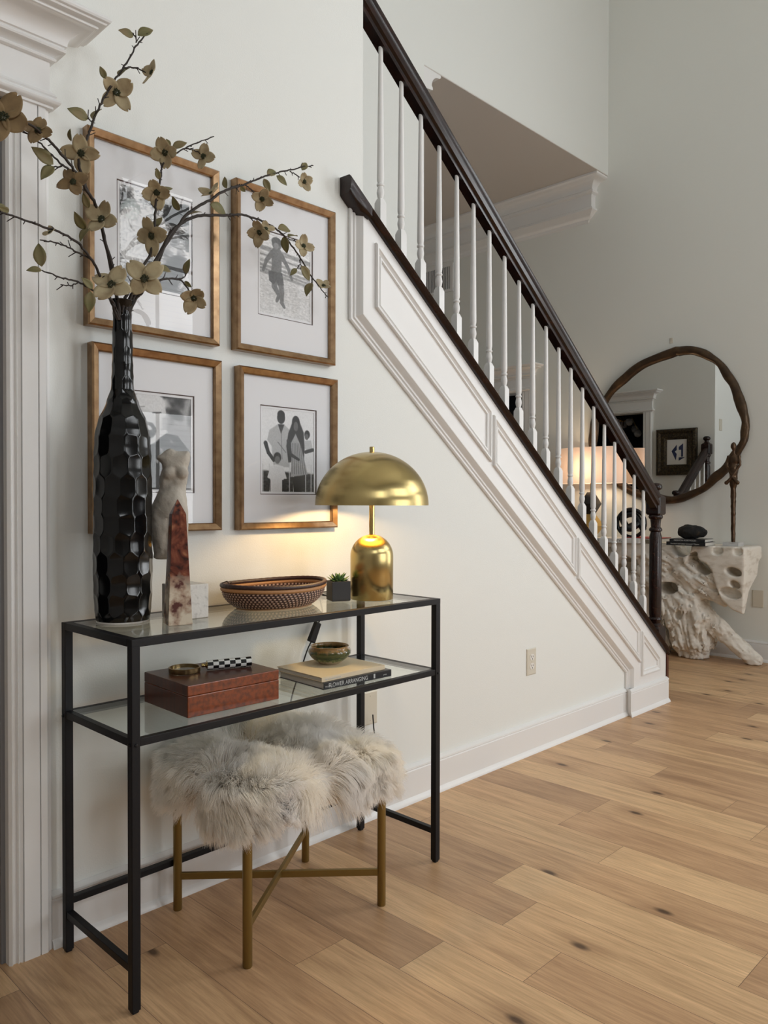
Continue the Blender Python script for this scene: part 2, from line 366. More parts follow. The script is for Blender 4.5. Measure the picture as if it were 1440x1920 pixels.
# floor planks: real boards laid along y
def make_floor():
    W_ = .1625; x_ref = 1.006; R_ = random.Random(3)
    known = {round(.843, 2): None}
    joints = {-1: [-.912, .35, -2.0], 0: [-.737, .5, -1.95], 1: [-.583, .4, -1.269-.0, -2.4], 2: [-1.27, -.15, .9], 3: [-.738, .3, -1.9], 4: [-.50, -1.5, .6]}
    v, f, uv, col = [], [], [], []
    k0 = int(math.floor((XL-x_ref)/W_)); k1 = int(math.ceil((X0-x_ref)/W_))
    for k in range(k0, k1+1):
        xa = x_ref+(k-1)*W_; xb = min(xa+W_, X0); xa = max(xa, XL)
        if xb-xa < .01: continue
        js = sorted(joints.get(k, []))
        if js: lo, hi = js[0], js[-1]
        else: lo = hi = R_.uniform(-1, 1); js = [lo]
        while lo > YF: lo -= R_.uniform(.6, 1.25); js.insert(0, lo)
        while hi < 4.2: hi += R_.uniform(.6, 1.25); js.append(hi)
        for a, b in zip(js[:-1], js[1:]):
            a = max(a, YF); b = min(b, 4.2)
            if b <= a: continue
            n = len(v); v += [(xa, a, 0), (xb, a, 0), (xb, b, 0), (xa, b, 0)]; f.append((n, n+1, n+2, n+3))
            uv += [(0, 0), (xb-xa, 0), (xb-xa, b-a), (0, b-a)]; c = (R_.random(), R_.random(), R_.random(), 1); col += [c]*4
    me = bpy.data.meshes.new('floor'); me.from_pydata(v, [], f); l = me.uv_layers.new(name='UVMap')
    for i, u in enumerate(uv): l.data[i].uv = u
    a = me.color_attributes.new('rnd', 'FLOAT_COLOR', 'POINT')
    for i, c in enumerate(col): a.data[i].color = c
    tag(link('floor', me, floor_mat()), kind='structure')
make_floor()
W3 = M['wall']
# main wall (with the doorway on its left), stairwell back wall, hall walls
struct('wall_main', MB().box((-.115, 0, 0), (XW, .12, ZC)).box((XL, 0, 0), (-1.1, .12, ZC)).box((-1.1, 0, 2.03), (-.115, .12, ZC)), W3)
knee = [(XW, 0), (3.34, 0), (3.34, cap_low(3.34)), (XW, cap_low(XW))]
struct('wall_below_stair', MB().prism(knee, 0, .12, lambda p, h: (p[0], h, p[1])), W3)
struct('wall_stairwell', MB().box((XL, Y1, 0), (XE, Y1+.12, ZC)).box((XE, Y1, ZH), (X0, Y1+.12, ZC)), W3)
struct('wall_hall', MB().box((XE-.12, Y1+.12, 0), (XE, 1.88, ZH)).box((XE-.12, 1.88, 2.03), (XE, 2.9, ZH)).box((XE-.12, 2.9, 0), (XE, 4.2, ZH)), W3)
struct('wall_hall_end', MB().box((XE-.12, 4.2, 0), (X0+.12, 4.3, ZH)), M['wall_grey'])
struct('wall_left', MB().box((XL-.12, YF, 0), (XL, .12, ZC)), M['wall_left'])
struct('ceiling', MB().box((XL-.12, YF-.12, ZC), (X0+.12, Y1+.12, ZC+.1)), M['wall'])
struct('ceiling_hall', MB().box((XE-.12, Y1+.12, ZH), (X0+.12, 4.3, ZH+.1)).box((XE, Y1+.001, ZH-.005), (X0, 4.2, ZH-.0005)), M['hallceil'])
# rooms beyond the three doorways
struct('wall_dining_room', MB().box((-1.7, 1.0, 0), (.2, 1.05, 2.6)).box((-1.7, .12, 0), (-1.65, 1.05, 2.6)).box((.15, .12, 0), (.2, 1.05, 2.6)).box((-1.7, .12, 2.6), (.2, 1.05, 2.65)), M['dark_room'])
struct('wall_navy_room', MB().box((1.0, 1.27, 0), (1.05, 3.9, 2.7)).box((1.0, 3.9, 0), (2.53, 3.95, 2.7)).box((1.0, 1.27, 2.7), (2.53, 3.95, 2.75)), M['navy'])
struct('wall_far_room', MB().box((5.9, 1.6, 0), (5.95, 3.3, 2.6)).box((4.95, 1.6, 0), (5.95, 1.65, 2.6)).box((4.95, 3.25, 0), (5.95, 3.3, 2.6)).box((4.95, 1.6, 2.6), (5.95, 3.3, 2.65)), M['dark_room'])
# front wall with its windows
WINS = [(-1.7, -.9, 2.55, 3.95), (1.2, 1.7, .5, 1.9), (1.2, 1.7, 2.55, 3.95), (2.5, 3.25, .5, 1.9), (2.5, 3.25, 2.55, 3.95)]  # first window, high at left, is added to brighten the mirror wall
WINS_R = [(-4.1, -3.3, 2.6, 4.2), (-2.9, -2.1, .4, 2.2), (-2.9, -2.1, 2.6, 4.2)]
def front_wall():
    mb = MB(); xs = sorted({XL, X0, *[w[0] for w in WINS], *[w[1] for w in WINS]}); zs = sorted({0, ZC, .5, 1.9, 2.55, 3.95})
    for a, b in zip(xs[:-1], xs[1:]):
        for c, d in zip(zs[:-1], zs[1:]):
            if not any(w[0] <= (a+b)/2 <= w[1] and w[2] <= (c+d)/2 <= w[3] for w in WINS): mb.box((a, YF-.12, c), (b, YF, d))
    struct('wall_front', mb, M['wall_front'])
    for i, (a, b, c, d) in enumerate(WINS):
        fr = MB()
        for q in ((a-.07, c-.07, a, d+.07), (b, c-.07, b+.07, d+.07), (a, d, b, d+.07), (a, c-.07, b, c)): fr.box((q[0], YF, q[1]), (q[2], YF+.02, q[3]))
        o = struct('window_%d' % (i+1), fr, M['trim'], bevel=.004)
        MB().add([(a, YF-.03, c), (b, YF-.03, c), (b, YF-.03, d), (a, YF-.03, d)], [(0, 1, 2, 3)]).build('blind', M['blind'], o)
        s = MB().box(((a+b)/2-.015, YF-.025, c), ((a+b)/2+.015, YF-.01, d)).box((a, YF-.025, (c+d)/2-.015), (b, YF-.01, (c+d)/2+.015)); s.build('muntin', M['trim'], o)
front_wall()
def right_wall():
    mb = MB(); ys = sorted({YF, -2.0, *[w[0] for w in WINS_R], *[w[1] for w in WINS_R]}); zs_ = sorted({0, ZC, .4, 2.2, 2.6, 4.2})
    for a, b in zip(ys[:-1], ys[1:]):
        for c, d in zip(zs_[:-1], zs_[1:]):
            if not any(w[0] <= (a+b)/2 <= w[1] and w[2] <= (c+d)/2 <= w[3] for w in WINS_R): mb.box((X0, a, c), (X0+.12, b, d))
    mb.box((X0, -2.0, 0), (X0+.12, 1.93, ZC)).box((X0, 1.93, 2.03), (X0+.12, 2.9, ZC)).box((X0, 2.9, 0), (X0+.12, 4.2, ZC))
    struct('wall_right', mb, M['wall_grey'])
    for i, (a, b, c, d) in enumerate(WINS_R):
        fr = MB()
        for q in ((a-.07, c-.07, a, d+.07), (b, c-.07, b+.07, d+.07), (a, d, b, d+.07), (a, c-.07, b, c)): fr.box((X0-.02, q[0], q[1]), (X0, q[2], q[3]))
        o = struct('window_%d' % (i+6), fr, M['trim'], bevel=.004)
        MB().add([(X0+.03, a, c), (X0+.03, b, c), (X0+.03, b, d), (X0+.03, a, d)], [(3, 2, 1, 0)]).build('blind', M['blind'], o)
        MB().box((X0+.01, (a+b)/2-.015, c), (X0+.025, (a+b)/2+.015, d)).box((X0+.01, a, (c+d)/2-.015), (X0+.025, b, (c+d)/2+.015)).build('muntin', M['trim'], o)
right_wall()

# door casings: u along the wall, n out of the wall
def casing(name, O, U, N, u0, u1, tall=2.03, left=True):
    """pilaster pair and cornice; u0..u1 is the opening"""
    O, U, N = Vector(O), Vector(U), Vector(N)
    T = lambda u, n, z: tuple(O+U*u+N*n+Vector((0, 0, z)))
    PW = .10
    def pil(a, s):   # a = edge at the opening, s = +1 outward direction
        mb = MB()
        prof = [(0, 0), (0, .018), (.006, .024), (.010, .018), (.018, .018), (.020, .026), (.024, .020), (.030, .026), (.0305, .018), (.0325, .018), (.033, .026), (.070, .026), (.0705, .018), (.0725, .018), (.073, .026), (.088, .026), (.094, .020), (PW, .018), (PW, 0)]
        pr = [(a+s*p, n) for p, n in prof]
        mb.rings([[T(u, n, 0) for u, n in pr], [T(u, n, tall) for u, n in pr]]); return mb
    rt = struct(name, pil(u0, -1), M['trim'])
    pil(u1, 1).build('pilaster', M['trim'], rt)
    def band(prof):
        mb = MB(); a, b = u0-PW, u1+PW; n = len(prof)
        R = [[T(a-d, 0, z) for d, z in prof], [T(a-d, .026+d, z) for d, z in prof], [T(b+d, .026+d, z) for d, z in prof], [T(b+d, 0, z) for d, z in prof]]
        mb.rings(R, closed=True, caps=True); return mb
    z = tall
    neck = [(-.02, z), (.006, z), (.006, z+.006), *arc(.006, z+.015, .014, -80, 75, 6, .009), (.010, z+.026), (.013, z+.029), (.010, z+.034), (.006, z+.037), (.005, z+.041), (0, z+.042), (-.02, z+.042)]
    band(neck).build('neck_moulding', M['trim'], rt, smooth=35)
    mb = MB(); mb.hexa([T(u0-PW, 0, z+.04), T(u1+PW, 0, z+.04), T(u1+PW, .026, z+.04), T(u0-PW, .026, z+.04), T(u0-PW, 0, z+.14), T(u1+PW, 0, z+.14), T(u1+PW, .026, z+.14), T(u0-PW, .026, z+.14)])
    mb.build('frieze', M['trim'], rt)
    zc = z+.112
    cor = [(-.02, zc), (.004, zc), *arc(.006, zc+.005, .006, -90, 90, 4, .005), (.010, zc+.014), (.022, zc+.020), *arc(.024, zc+.025, .006, -90, 90, 4, .005), (.026, zc+.034), *[(.030+.045*(1-math.cos(math.radians(t))), zc+.036+.040*math.sin(math.radians(t))) for t in range(0, 91, 10)], (.078, zc+.078), *arc(.079, zc+.082, .004, -90, 60, 3), (.096, zc+.088), (.098, zc+.092), *arc(.098, zc+.100, .008, -80, 90, 5), (-.02, zc+.108)]
    band(cor).build('cornice', M['trim'], rt, smooth=32)
    return rt
casing('door_1', (0, 0, 0), (1, 0, 0), (0, -1, 0), -1.1, -.115)
casing('door_2', (XE, 0, 0), (0, 1, 0), (1, 0, 0), 1.88, 2.9)
casing('door_3', (X0, 0, 0), (0, 1, 0), (-1, 0, 0), 1.93, 2.9)
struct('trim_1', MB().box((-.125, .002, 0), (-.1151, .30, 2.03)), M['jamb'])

# baseboards
def baseboard(name, pts, out, h=.135, t=.016, shoe=True):
    """pts: path on the floor along the wall; out: unit vectors (per point, mitred) pointing into the room"""
    prof = [(0, 0), (t+.012, 0), (t+.011, .006), (t+.006, .014), (t, .020), (t, h-.022), (t-.003, h-.018), (t+.002, h-.014), (t+.001, h-.008), (t-.006, h-.004), (.004, h), (0, h)]
    mb = MB(); mb.rings([[(p[0]+o[0]*d, p[1]+o[1]*d, z) for d, z in prof] for p, o in zip(pts, out)]); struct(name, mb, M['trim'], smooth=30)
baseboard('baseboard_main', [(-.013, 0), (2.925, 0), (2.925, -.03), (3.345, -.03)], [(0, -1), (0, -1), (-1, -1), (0, -1)])
baseboard('baseboard_right', [(X0, YF), (X0, 1.80)], [(-1, 0), (-1, 0)], h=.14)
baseboard('baseboard_left', [(XL, YF), (XL, 0)], [(1, 0), (1, 0)])

# crown moulding of the hall
crown = [(0, 3.644), (.165, 3.644), (.165, 3.630), (.155, 3.622), *[(.150-.075*math.sin(math.radians(t)), 3.620-.065*(1-math.cos(math.radians(t)))) for t in range(0, 91, 15)], (.085, 3.545), (.085, 3.530), (.066, 3.518), (.060, 3.505), (.060, 3.425), (.075, 3.415), (.078, 3.400), (.060, 3.385), (.042, 3.365), (.030, 3.352), (.012, 3.345), (.006, 3.325), (0, 3.320)]
ye = 1.314
struct('trim_2', MB().rings([[(X0, ye-d, z) for d, z in crown], [(X0-d, ye-d, z) for d, z in crown], [(X0-d, 4.2, z) for d, z in crown]]), M['trim'], smooth=32)
struct('trim_3', MB().rings([[(XE, Y1, z) for d, z in crown[:15]]+[(XE, Y1, 3.52)], ] if False else [[(XE+d*.92, Y1+.001, z) for d, z in crown if z > 3.52]+[(XE, Y1+.001, 3.52)], [(XE+d*.92, 4.2, z) for d, z in crown if z > 3.52]+[(XE, 4.2, 3.52)]]), M['trim'], smooth=32)
# ------------------------------------------------------------------ staircase
stair = empty('staircase', 'straight staircase with white panelled side rising left behind the wall', 'staircase', (3.34, .6, 0))
def st(mb, name, m, **k):
    o = mb.build(name, m, **k); o.parent = stair; o.matrix_parent_inverse = Matrix.Translation((-3.34, -.6, 0)); return o
def xz(p, h): return (p[0], h, p[1])
# white stringer board on the wall, then raised mouldings
xl, xb, xr = .985, 2.928, 3.340
low = lambda x: 1.700-.7636*(x-.985)
xi = xl+.042; xj = xb+.042; lowi = lambda x: low(x)+.054
board = [(xi, lowi(xi)), (xj, lowi(xj)), (xj, .11), (xr, .11), (xr, cap_low(xr)), (xi, cap_low(xi))]
st(MB().prism(board, -.030, -.0005, xz), 'stringer_board', M['trim'])
def strip(path, prof, closed=False):
    """moulding swept along a path in the plane of the wall; prof = (offset to the left of travel, height off the board)"""
    P = [Vector((p[0], p[1])) for p in path]; n = len(P); R = []
    for i in range(n):
        a = (P[i]-P[i-1]).normalized() if (i > 0 or closed) else None; b = (P[(i+1) % n]-P[i]).normalized() if (i < n-1 or closed) else None
        a = a or b; b = b or a; na = Vector((-a.y, a.x)); nb = Vector((-b.y, b.x)); mt = (na+nb).normalized(); k = 1/max(mt.dot(na), .3)
        R.append([(P[i].x+mt.x*k*u, -.030-h, P[i].y+mt.y*k*u) for u, h in prof])
    if closed: R.append(R[0])
    return MB().rings(R, caps=not closed)
bead = [(0, -.002), (0, .008), (.003, .012), (.008, .012), (.011, .008), (.017, .003), (.019, .003), (.021, .007), (.026, .007), (.029, .002), (.029, -.002)]
edge_p = [(0, -.029), (0, -.022), (.004, -.018), (.009, -.018), (.011, -.022), (.014, -.022), (.017, -.016), (.021, -.016), (.023, -.019), (.026, -.018), (.034, -.006), (.040, .0015), (.044, .002), (.046, -.002), (.046, -.029)]
st(strip([(xl, cap_low(xl)-.005), (xl, low(xl)), (xb, low(xb)), (xb, .13)], [(u, h) for u, h in edge_p]), 'edge_moulding', M['trim'])
# inner moulding of the stringer edge
# raised panels: between x pairs, top follows the cap, bottom follows the lower line
ptop = lambda x: 1.970-.790*(x-1.082)
pbot = lambda x: 1.752-.7675*(x-1.082)
for x0, x1 in [(1.082, 1.735), (1.752, 2.388), (2.403, 3.030)]:
    st(strip([(x0, pbot(x0)), (x1, pbot(x1)), (x1, ptop(x1)), (x0, ptop(x0))], bead, closed=True), 'panel_moulding', M['trim'])
st(strip([(3.047, .185), (3.257, .185), (3.257, ptop(3.257)), (3.047, ptop(3.047))], bead, closed=True), 'panel_moulding', M['trim'])
# dark cap that carries the balusters
def along(x0, x1, prof, line, name, m, **k):
    R = [[(x, y, line(x)+z) for y, z in prof] for x in (x0, x1)]; return st(MB().rings(R), name, m, **k)
capp = [(-.030, 0), (-.044, .002), (-.050, .009), (-.048, .014), (-.043, .018), (-.048, .024), (-.052, .031), (-.046, .036), (-.02, .038), (.13, .038), (.145, .03), (.145, 0)]
along(XW-.10, 3.352, [p for p in capp if p[0] < 0]+[(-.001, .038), (-.001, 0)], cap_low, 'stair_cap', M['rail'], smooth=40)
along(XW+.002, 3.352, [(-.001, 0), (-.001, .038), (.13, .038), (.145, .03), (.145, 0)], cap_low, 'stair_cap', M['rail'])
st(MB().rings([[(x, y, cap_low(x)+z) for y, z in ((-.028, -.024*k), (-.046, -.020*k), (-.054, -.006*k), (-.055, .028), (-.046, .036), (-.001, .038), (-.001, -.024*k))] for x, k in ((.948, .9), (.955, 1), (1.010, 1), (1.045, .3))]), 'cap_end', M['rail'], smooth=40)
st(MB().box((3.3455, -.036, 0), (3.366, .06, cap_low(3.345)+.03)), 'end_board', M['redwood'], bevel=.002)
# steps
tr = MB(); rs = MB()
for i in range(11):
    x = 3.33-i*.2535; z = (i+1)*.1935
    tr.box((x-.2535-.0, .12, z-.03), (x+.03, Y1, z)); rs.box((x-.012, .12, z-.1935), (x, Y1, z-.03))
st(tr, 'tread', M['rail'], bevel=.006); st(rs, 'riser', M['trim'])
# low wall on the far side of the first steps
st(MB().prism([(XE+.001, 0), (3.34, 0), (3.34, cap_low(3.34)), (XE+.001, cap_low(XE))], Y1, Y1+.12, xz), 'far_side_wall', M['trim'])
along(XE+.002, 3.352, [(Y1-.03, 0), (Y1-.03, .05), (Y1+.15, .05), (Y1+.15, 0)], cap_low, 'far_cap', M['rail'])

# railing: handrail, newels and balusters
YB = .05
rail_low = lambda x: 2.752-.7609*(x-1.121)
railing = empty('stair_railing', 'dark wood handrail with white turned balusters and newel post on near side of stairs', 'railing', (3.40, .06, 0))
def rp(mb, name, m, par=None, **k):
    o = mb.build(name, m, **k); o.parent = par or railing; o.matrix_parent_inverse = Matrix.Translation((-3.40, -.06, 0)) if par is None else Matrix.Identity(4); return o
hr = [(-.020, 0), (-.020, .016), (-.030, .022), (-.031, .040), (-.025, .048), (-.031, .060), (-.030, .074), (-.020, .084), (-.008, .089), (.008, .089), (.020, .084), (.030, .074), (.031, .060), (.025, .048), (.031, .040), (.030, .022), (.020, .016), (.020, 0)]
def handrail(x0, x1, yc, parent, fillet=True):
    return MB().rings([[(x, yc+y, rail_low(x)+z*1.25) for y, z in hr] for x in (x0, x1)])
rp(handrail(XW+.0, 3.375, YB, railing), 'handrail', M['rail'], smooth=38)
def baluster_mesh(h):
    """square base, turned vase, ring and long tapering shaft; origin at the foot"""
    mb = MB(); s = .0150; hb = .183
    ch = .006
    q = [(-s, -s), (s, -s), (s, s), (-s, s)]
    mb.rings([[(x, y, -.02) for x, y in q], [(x, y, hb-.004) for x, y in q], [(x*.60, y*.60, hb+.012) for x, y in q]])
    pr = [(.0085, hb+.006), (.0090, hb+.012), (.0112, hb+.020), (.0132, hb+.029), (.0136, hb+.034), (.0126, hb+.042), (.0106, hb+.050), (.0100, hb+.055), (.0132, hb+.058), (.0138, hb+.061), (.0132, hb+.064), (.0106, hb+.066), (.0106, hb+.070), (.0122, hb+.074), (.0130, hb+.081), (.0130, hb+.090)]
    pr += [(.0130-.0052*((z-hb-.09)/(h-hb-.09)), z) for z in np.linspace(hb+.10, h, 6)]
    mb.lathe(pr, 20); return mb
bx = [1.189+i*.1072 for i in range(20)]
for x in bx:
    if x > 3.30: continue
    zf = cap_low(x)+.040; zt = rail_low(x)+.012
    o = rp(baluster_mesh(zt-zf), 'baluster', M['trim'], smooth=35); o.location = (x, YB, zf)
def newel(par, x, y, z0=0, full=True, ztop=1.199):
    dz = ztop-1.199
    def chsq(s, c, z): return [(x+a, y+b, z) for a, b in [(-s+c, -s), (s-c, -s), (s, -s+c), (s, s-c), (s-c, s), (-s+c, s), (-s, s-c), (-s, -s+c)]]
    s = .043
    N = rp(MB().rings([chsq(s-.006, .010, 1.020+dz), chsq(s, .010, 1.028+dz), chsq(s, .010, 1.118+dz), chsq(s-.012, .010, 1.130+dz)]), 'newel_block', M['rail'], par)
    prof = [(.0295, 1.128), (.030, 1.134), (.022, 1.140), (.019, 1.150), (.021, 1.158), (.030, 1.162), (.034, 1.170), (.0345, 1.180), (.030, 1.190), (.020, 1.197), (.004, 1.199)]
    rp(MB().lathe([(r, z+dz) for r, z in prof], 32, (x, y, 0)), 'newel_cap', M['rail'], par, smooth=40)
    col = [(.040, .395), (.040, .405), (.030, .415), (.034, .430), (.037, .436), (.034, .444), (.030, .448), (.0335, .47), (.0335, .90), (.029, .915), (.027, .925), (.0345, .930), (.036, .938), (.033, .946), (.026, .952), (.027, .975), (.030, .995), (.036, 1.000), (.039, 1.008), (.038, 1.016), (.034, 1.022)]
    rp(MB().lathe([(r, z+dz) for r, z in col], 32, (x, y, 0)), 'newel_column', M['rail'], par, smooth=35)
    rp(MB().rings([chsq(s, .002, z0), chsq(s, .002, .385+dz), chsq(s-.008, .004, .397+dz)]), 'newel_base', M['redwood'] if False else M['rail'], par)
newel(None, 3.398, .060)
far = empty('stair_railing', 'short dark handrail on far side of stairs, seen in round mirror', 'railing', (3.40, 1.20, 0))
def rpf(mb, name, m, **k):
    o = mb.build(name, m, **k); o.parent = far; o.matrix_parent_inverse = Matrix.Translation((-3.40, -1.20, 0)); return o
_rp = rp
def rp(mb, name, m, par=None, **k): return rpf(mb, name, m, **k)
newel(None, 3.398, Y1+.06)
rpf(handrail(XE+.02, 3.375, Y1+.06, far), 'handrail', M['rail'], smooth=38)
for x in [3.30-i*.107 for i in range(6)]:
    zf = cap_low(x)+.050; zt = rail_low(x)+.012
    o = rpf(baluster_mesh(zt-zf), 'baluster', M['trim'], smooth=35); o.location = (x, Y1+.06, zf)
newel(None, XE+.045, Y1+.06, 1.20-.3, ztop=1.74)
rp = _rp

# ------------------------------------------------------------------ picture frames with their prints
class Print:
    """small grey-scale picture made of soft shapes, used as the tint of a fine printed sheet"""
    def __init__(s, w, h, n=150, base=.8):
        s.h = int(n*h/w); s.w = n; s.Y, s.X = np.mgrid[0:s.h, 0:s.w]; s.X = (s.X+.5)/s.w; s.Y = 1-(s.Y+.5)/s.h; s.asp = h/w; s.im = np.full((s.h, s.w), float(base))
        P = np.stack([s.X, s.Y*s.asp, s.X*0], -1); s.P = P
    def mixin(s, m, v): s.im = s.im*(1-m)+v*m; return s
    def e(s, x, y, rx, ry, v, rot=0, soft=.012):
        c, n = math.cos(math.radians(rot)), math.sin(math.radians(rot)); dx = s.X-x; dy = (s.Y-y)*s.asp; ry_ = ry*s.asp
        a = dx*c+dy*n; b = -dx*n+dy*c; d = (np.sqrt((a/rx)**2+(b/ry_)**2)-1)*min(rx, ry_)
        return s.mixin(np.clip(.5-d/soft, 0, 1), v)
    def p(s, pts, v, soft=.012):
        d = polysdf(s.X, s.Y*s.asp, [(a, b*s.asp) for a, b in pts]); return s.mixin(np.clip(.5-d/soft, 0, 1), v)
    def l(s, pts, wd, v, soft=.010):
        q = [np.array((a, b*s.asp, 0.)) for a, b in pts]; wd = wd if hasattr(wd, '__len__') else [wd]*len(q)
        for i in range(len(q)-1):
            d = capsule(s.P, q[i], q[i+1], wd[i], wd[i+1]); s.mixin(np.clip(.5-d/soft, 0, 1), v)
        return s
    def n(s, sc, amp, st=(1, 1), seed=1): s.im = s.im+amp*(vnoise(s.P*np.array([st[0], st[1], 1]), sc, seed)-.5); return s
    def sheet(s, name, parent, x0, z0, x1, z1, y):
        xs = np.linspace(x0, x1, s.w+1); zs = np.linspace(z1, z0, s.h+1); V = [(x, y, z) for z in zs for x in xs]
        F = [(j*(s.w+1)+i, j*(s.w+1)+i+1, (j+1)*(s.w+1)+i+1, (j+1)*(s.w+1)+i) for j in range(s.h) for i in range(s.w)]
        me = bpy.data.meshes.new(name); me.from_pydata(V, [], F); g = np.clip(s.im, .06, .95)**2.2
        g = np.pad(g, ((0, 1), (0, 1)), 'edge').ravel(); a = me.color_attributes.new('tint', 'FLOAT_COLOR', 'POINT')
        a.data.foreach_set('color', np.stack([g*1.0, g*1.0, g*1.01, g*0+1], 1).ravel().astype(np.float32)); me.update()
        return link(name, me, M['print'], parent)
M['print'] = attr_mat('photo_print', .5)
def picture(x0, x1, z0, z1, win, pr, label):
    o = empty('picture_frame', label, 'picture frame', ((x0+x1)/2, 0, (z0+z1)/2), group='black and white family pictures on the wall')
    cx, cz = (x0+x1)/2, (z0+z1)/2; inv = lambda v: (v[0]-cx, v[1], v[2]-cz)
    hw, hh = (x1-x0)/2, (z1-z0)/2
    prof = [(0, -.001), (0, -.027), (.004, -.031), (.018, -.024), (.021, -.021), (.021, -.010), (.012, -.010), (.012, -.001)]   # inset, y
    R = [[(sx*(hw-d), y, sz*(hh-d)) for d, y in prof] for sx, sz in ((-1, -1), (1, -1), (1, 1), (-1, 1))]; R.append(R[0])
    MB().rings(R, caps=False).build('frame', M['frame'], o)
    MB().box((-hw+.012, -.008, -hh+.012), (hw-.012, -.002, hh-.012)).build('backing', M['mat'], o)
    a, b, c, d = win[0]-cx, win[1]-cx, win[2]-cz, win[3]-cz
    # mat board with its window: outer mat, dark inner mat edge, inner white mat
    def ringboard(o0, i0, y, m, nm):
        (A, B, C, D), (E_, F_, G, H) = o0, i0; mb = MB()
        mb.add([(A, y, C), (B, y, C), (B, y, D), (A, y, D), (E_, y, G), (F_, y, G), (F_, y, H), (E_, y, H), (E_, -.008, G), (F_, -.008, G), (F_, -.008, H), (E_, -.008, H)],
               [(0, 1, 5, 4), (1, 2, 6, 5), (2, 3, 7, 6), (3, 0, 4, 7), (4, 5, 9, 8), (5, 6, 10, 9), (6, 7, 11, 10), (7, 4, 8, 11)]); mb.build(nm, m, o)
    ringboard((-hw+.012, hw-.012, -hh+.012, hh-.012), (a-.009, b+.009, c-.009, d+.009), -.0130, M['mat'], 'mat_board')
    ringboard((a-.012, b+.012, c-.012, d+.012), (a-.0065, b+.0065, c-.0065, d+.0065), -.0115, M['matcore'], 'inner_mat')
    ringboard((a-.0075, b+.0075, c-.0075, d+.0075), (a, b, c, d), -.0100, M['mat'], 'mat_lip')
    pr.sheet('photo_print', o, a, c, b, d, -.0088)
    MB().add([(-hw+.02, -.0165, -hh+.02), (hw-.02, -.0165, -hh+.02), (hw-.02, -.0165, hh-.02), (-hw+.02, -.0165, hh-.02)], [(0, 1, 2, 3)]).build('glass', M['picglass'], o)
    return o
# print 1: monochrome foliage and blinds
p1 = Print(.205, .253, 140, .55); p1.n(9, .7, (1, 1), 3).n(30, .5, (1, 3), 5).e(.85, .85, .25, .12, .12, 20).e(.75, .2, .3, .12, .15, 60).e(.2, .5, .25, .3, .8).n(60, .3, (1, 1), 8)
# print 2: boy running at the beach
p2 = Print(.2, .245, 150, .90); p2.p([(0, 0), (1, 0), (1, .52), (0, .60)], .82, .03)  # pale sky and sand; reflected light on the glass is put into their tones
for y, v, t in ((.80, .60, .035), (.72, .58, .02), (.64, .66, .02), (.585, .62, .02), (.54, .58, .015), (.50, .62, .02)): p2.l([(-.1, y+.02), (.5, y-.01), (1.1, y-.05)], t, v, .02)
p2.l([(-.1, .76), (.5, .73), (1.1, .70)], .018, .85, .02).l([(-.1, .46), (.4, .45), (.7, .42), (1.1, .40)], .03, .85, .03).n(25, .14, (1, 3), 4).n(70, .08, (1, 2), 9)
SK = .46
p2.l([(.33, .78), (.33, .60), (.31, .50)], [.10, .095, .10], SK, .01).l([(.24, .77), (.13, .66), (.07, .53)], [.045, .033, .025], SK).l([(.42, .77), (.55, .64), (.63, .50)], [.045, .033, .026], SK)
p2.l([(.30, .46), (.28, .36), (.38, .26), (.33, .18)], [.06, .05, .04, .025], SK).l([(.40, .46), (.43, .30), (.43, .17), (.48, .12)], [.06, .045, .036, .024], SK)
p2.p([(.17, .54), (.44, .55), (.47, .40), (.35, .38), (.33, .43), (.26, .38), (.18, .42)], .36).e(.33, .90, .095, .075, .44, 0).e(.33, .93, .10, .055, .34).e(.32, .875, .05, .04, .54).n(50, .08, (1, 1), 2)
# print 3: laughing toddler
p3 = Print(.2, .253, 160, .42); p3.n(5, .5, (1, 1), 6).n(14, .3, (1, 1), 7).e(.85, .55, .25, .18, .55, 0, .05).l([(.62, .95), (.80, .70)], .03, .6, .04).l([(.95, .95), (.90, .70)], .035, .6, .04).e(.75, .82, .12, .05, .12, -20, .05)
p3.p([(.30, .42), (.62, .60), (.80, .58), (.98, .42), (.98, .10), (.8, -.1), (.1, -.1), (.15, .25)], .045, .02).p([(.02, -.1), (.35, -.1), (.25, .25), (.1, .4), (.0, .2)], .75, .05)
p3.e(.34, .80, .28, .22, .80, -15, .02).e(.36, .64, .20, .17, .78, -25, .03).e(.40, .93, .23, .10, .84, -10, .03).e(.60, .72, .045, .06, .66, 0, .02).l([(.30, .47), (.60, .62)], .03, .80)
p3.e(.37, .62, .095, .085, .12, -20, .02).e(.35, .655, .07, .025, .75, -20, .015).l([(.18, .76), (.28, .79)], .010, .25).l([(.42, .81), (.54, .82)], .010, .25).l([(.30, .73), (.36, .70)], .012, .5).l([(.20, .86), (.30, .87)], .006, .6)
for q in ((.70, .52), (.48, .30), (.55, .42), (.62, .18), (.80, .38)): p3.e(q[0], q[1], .022, .025, .55, 30, .02)
p3.n(60, .06, (1, 1), 3)
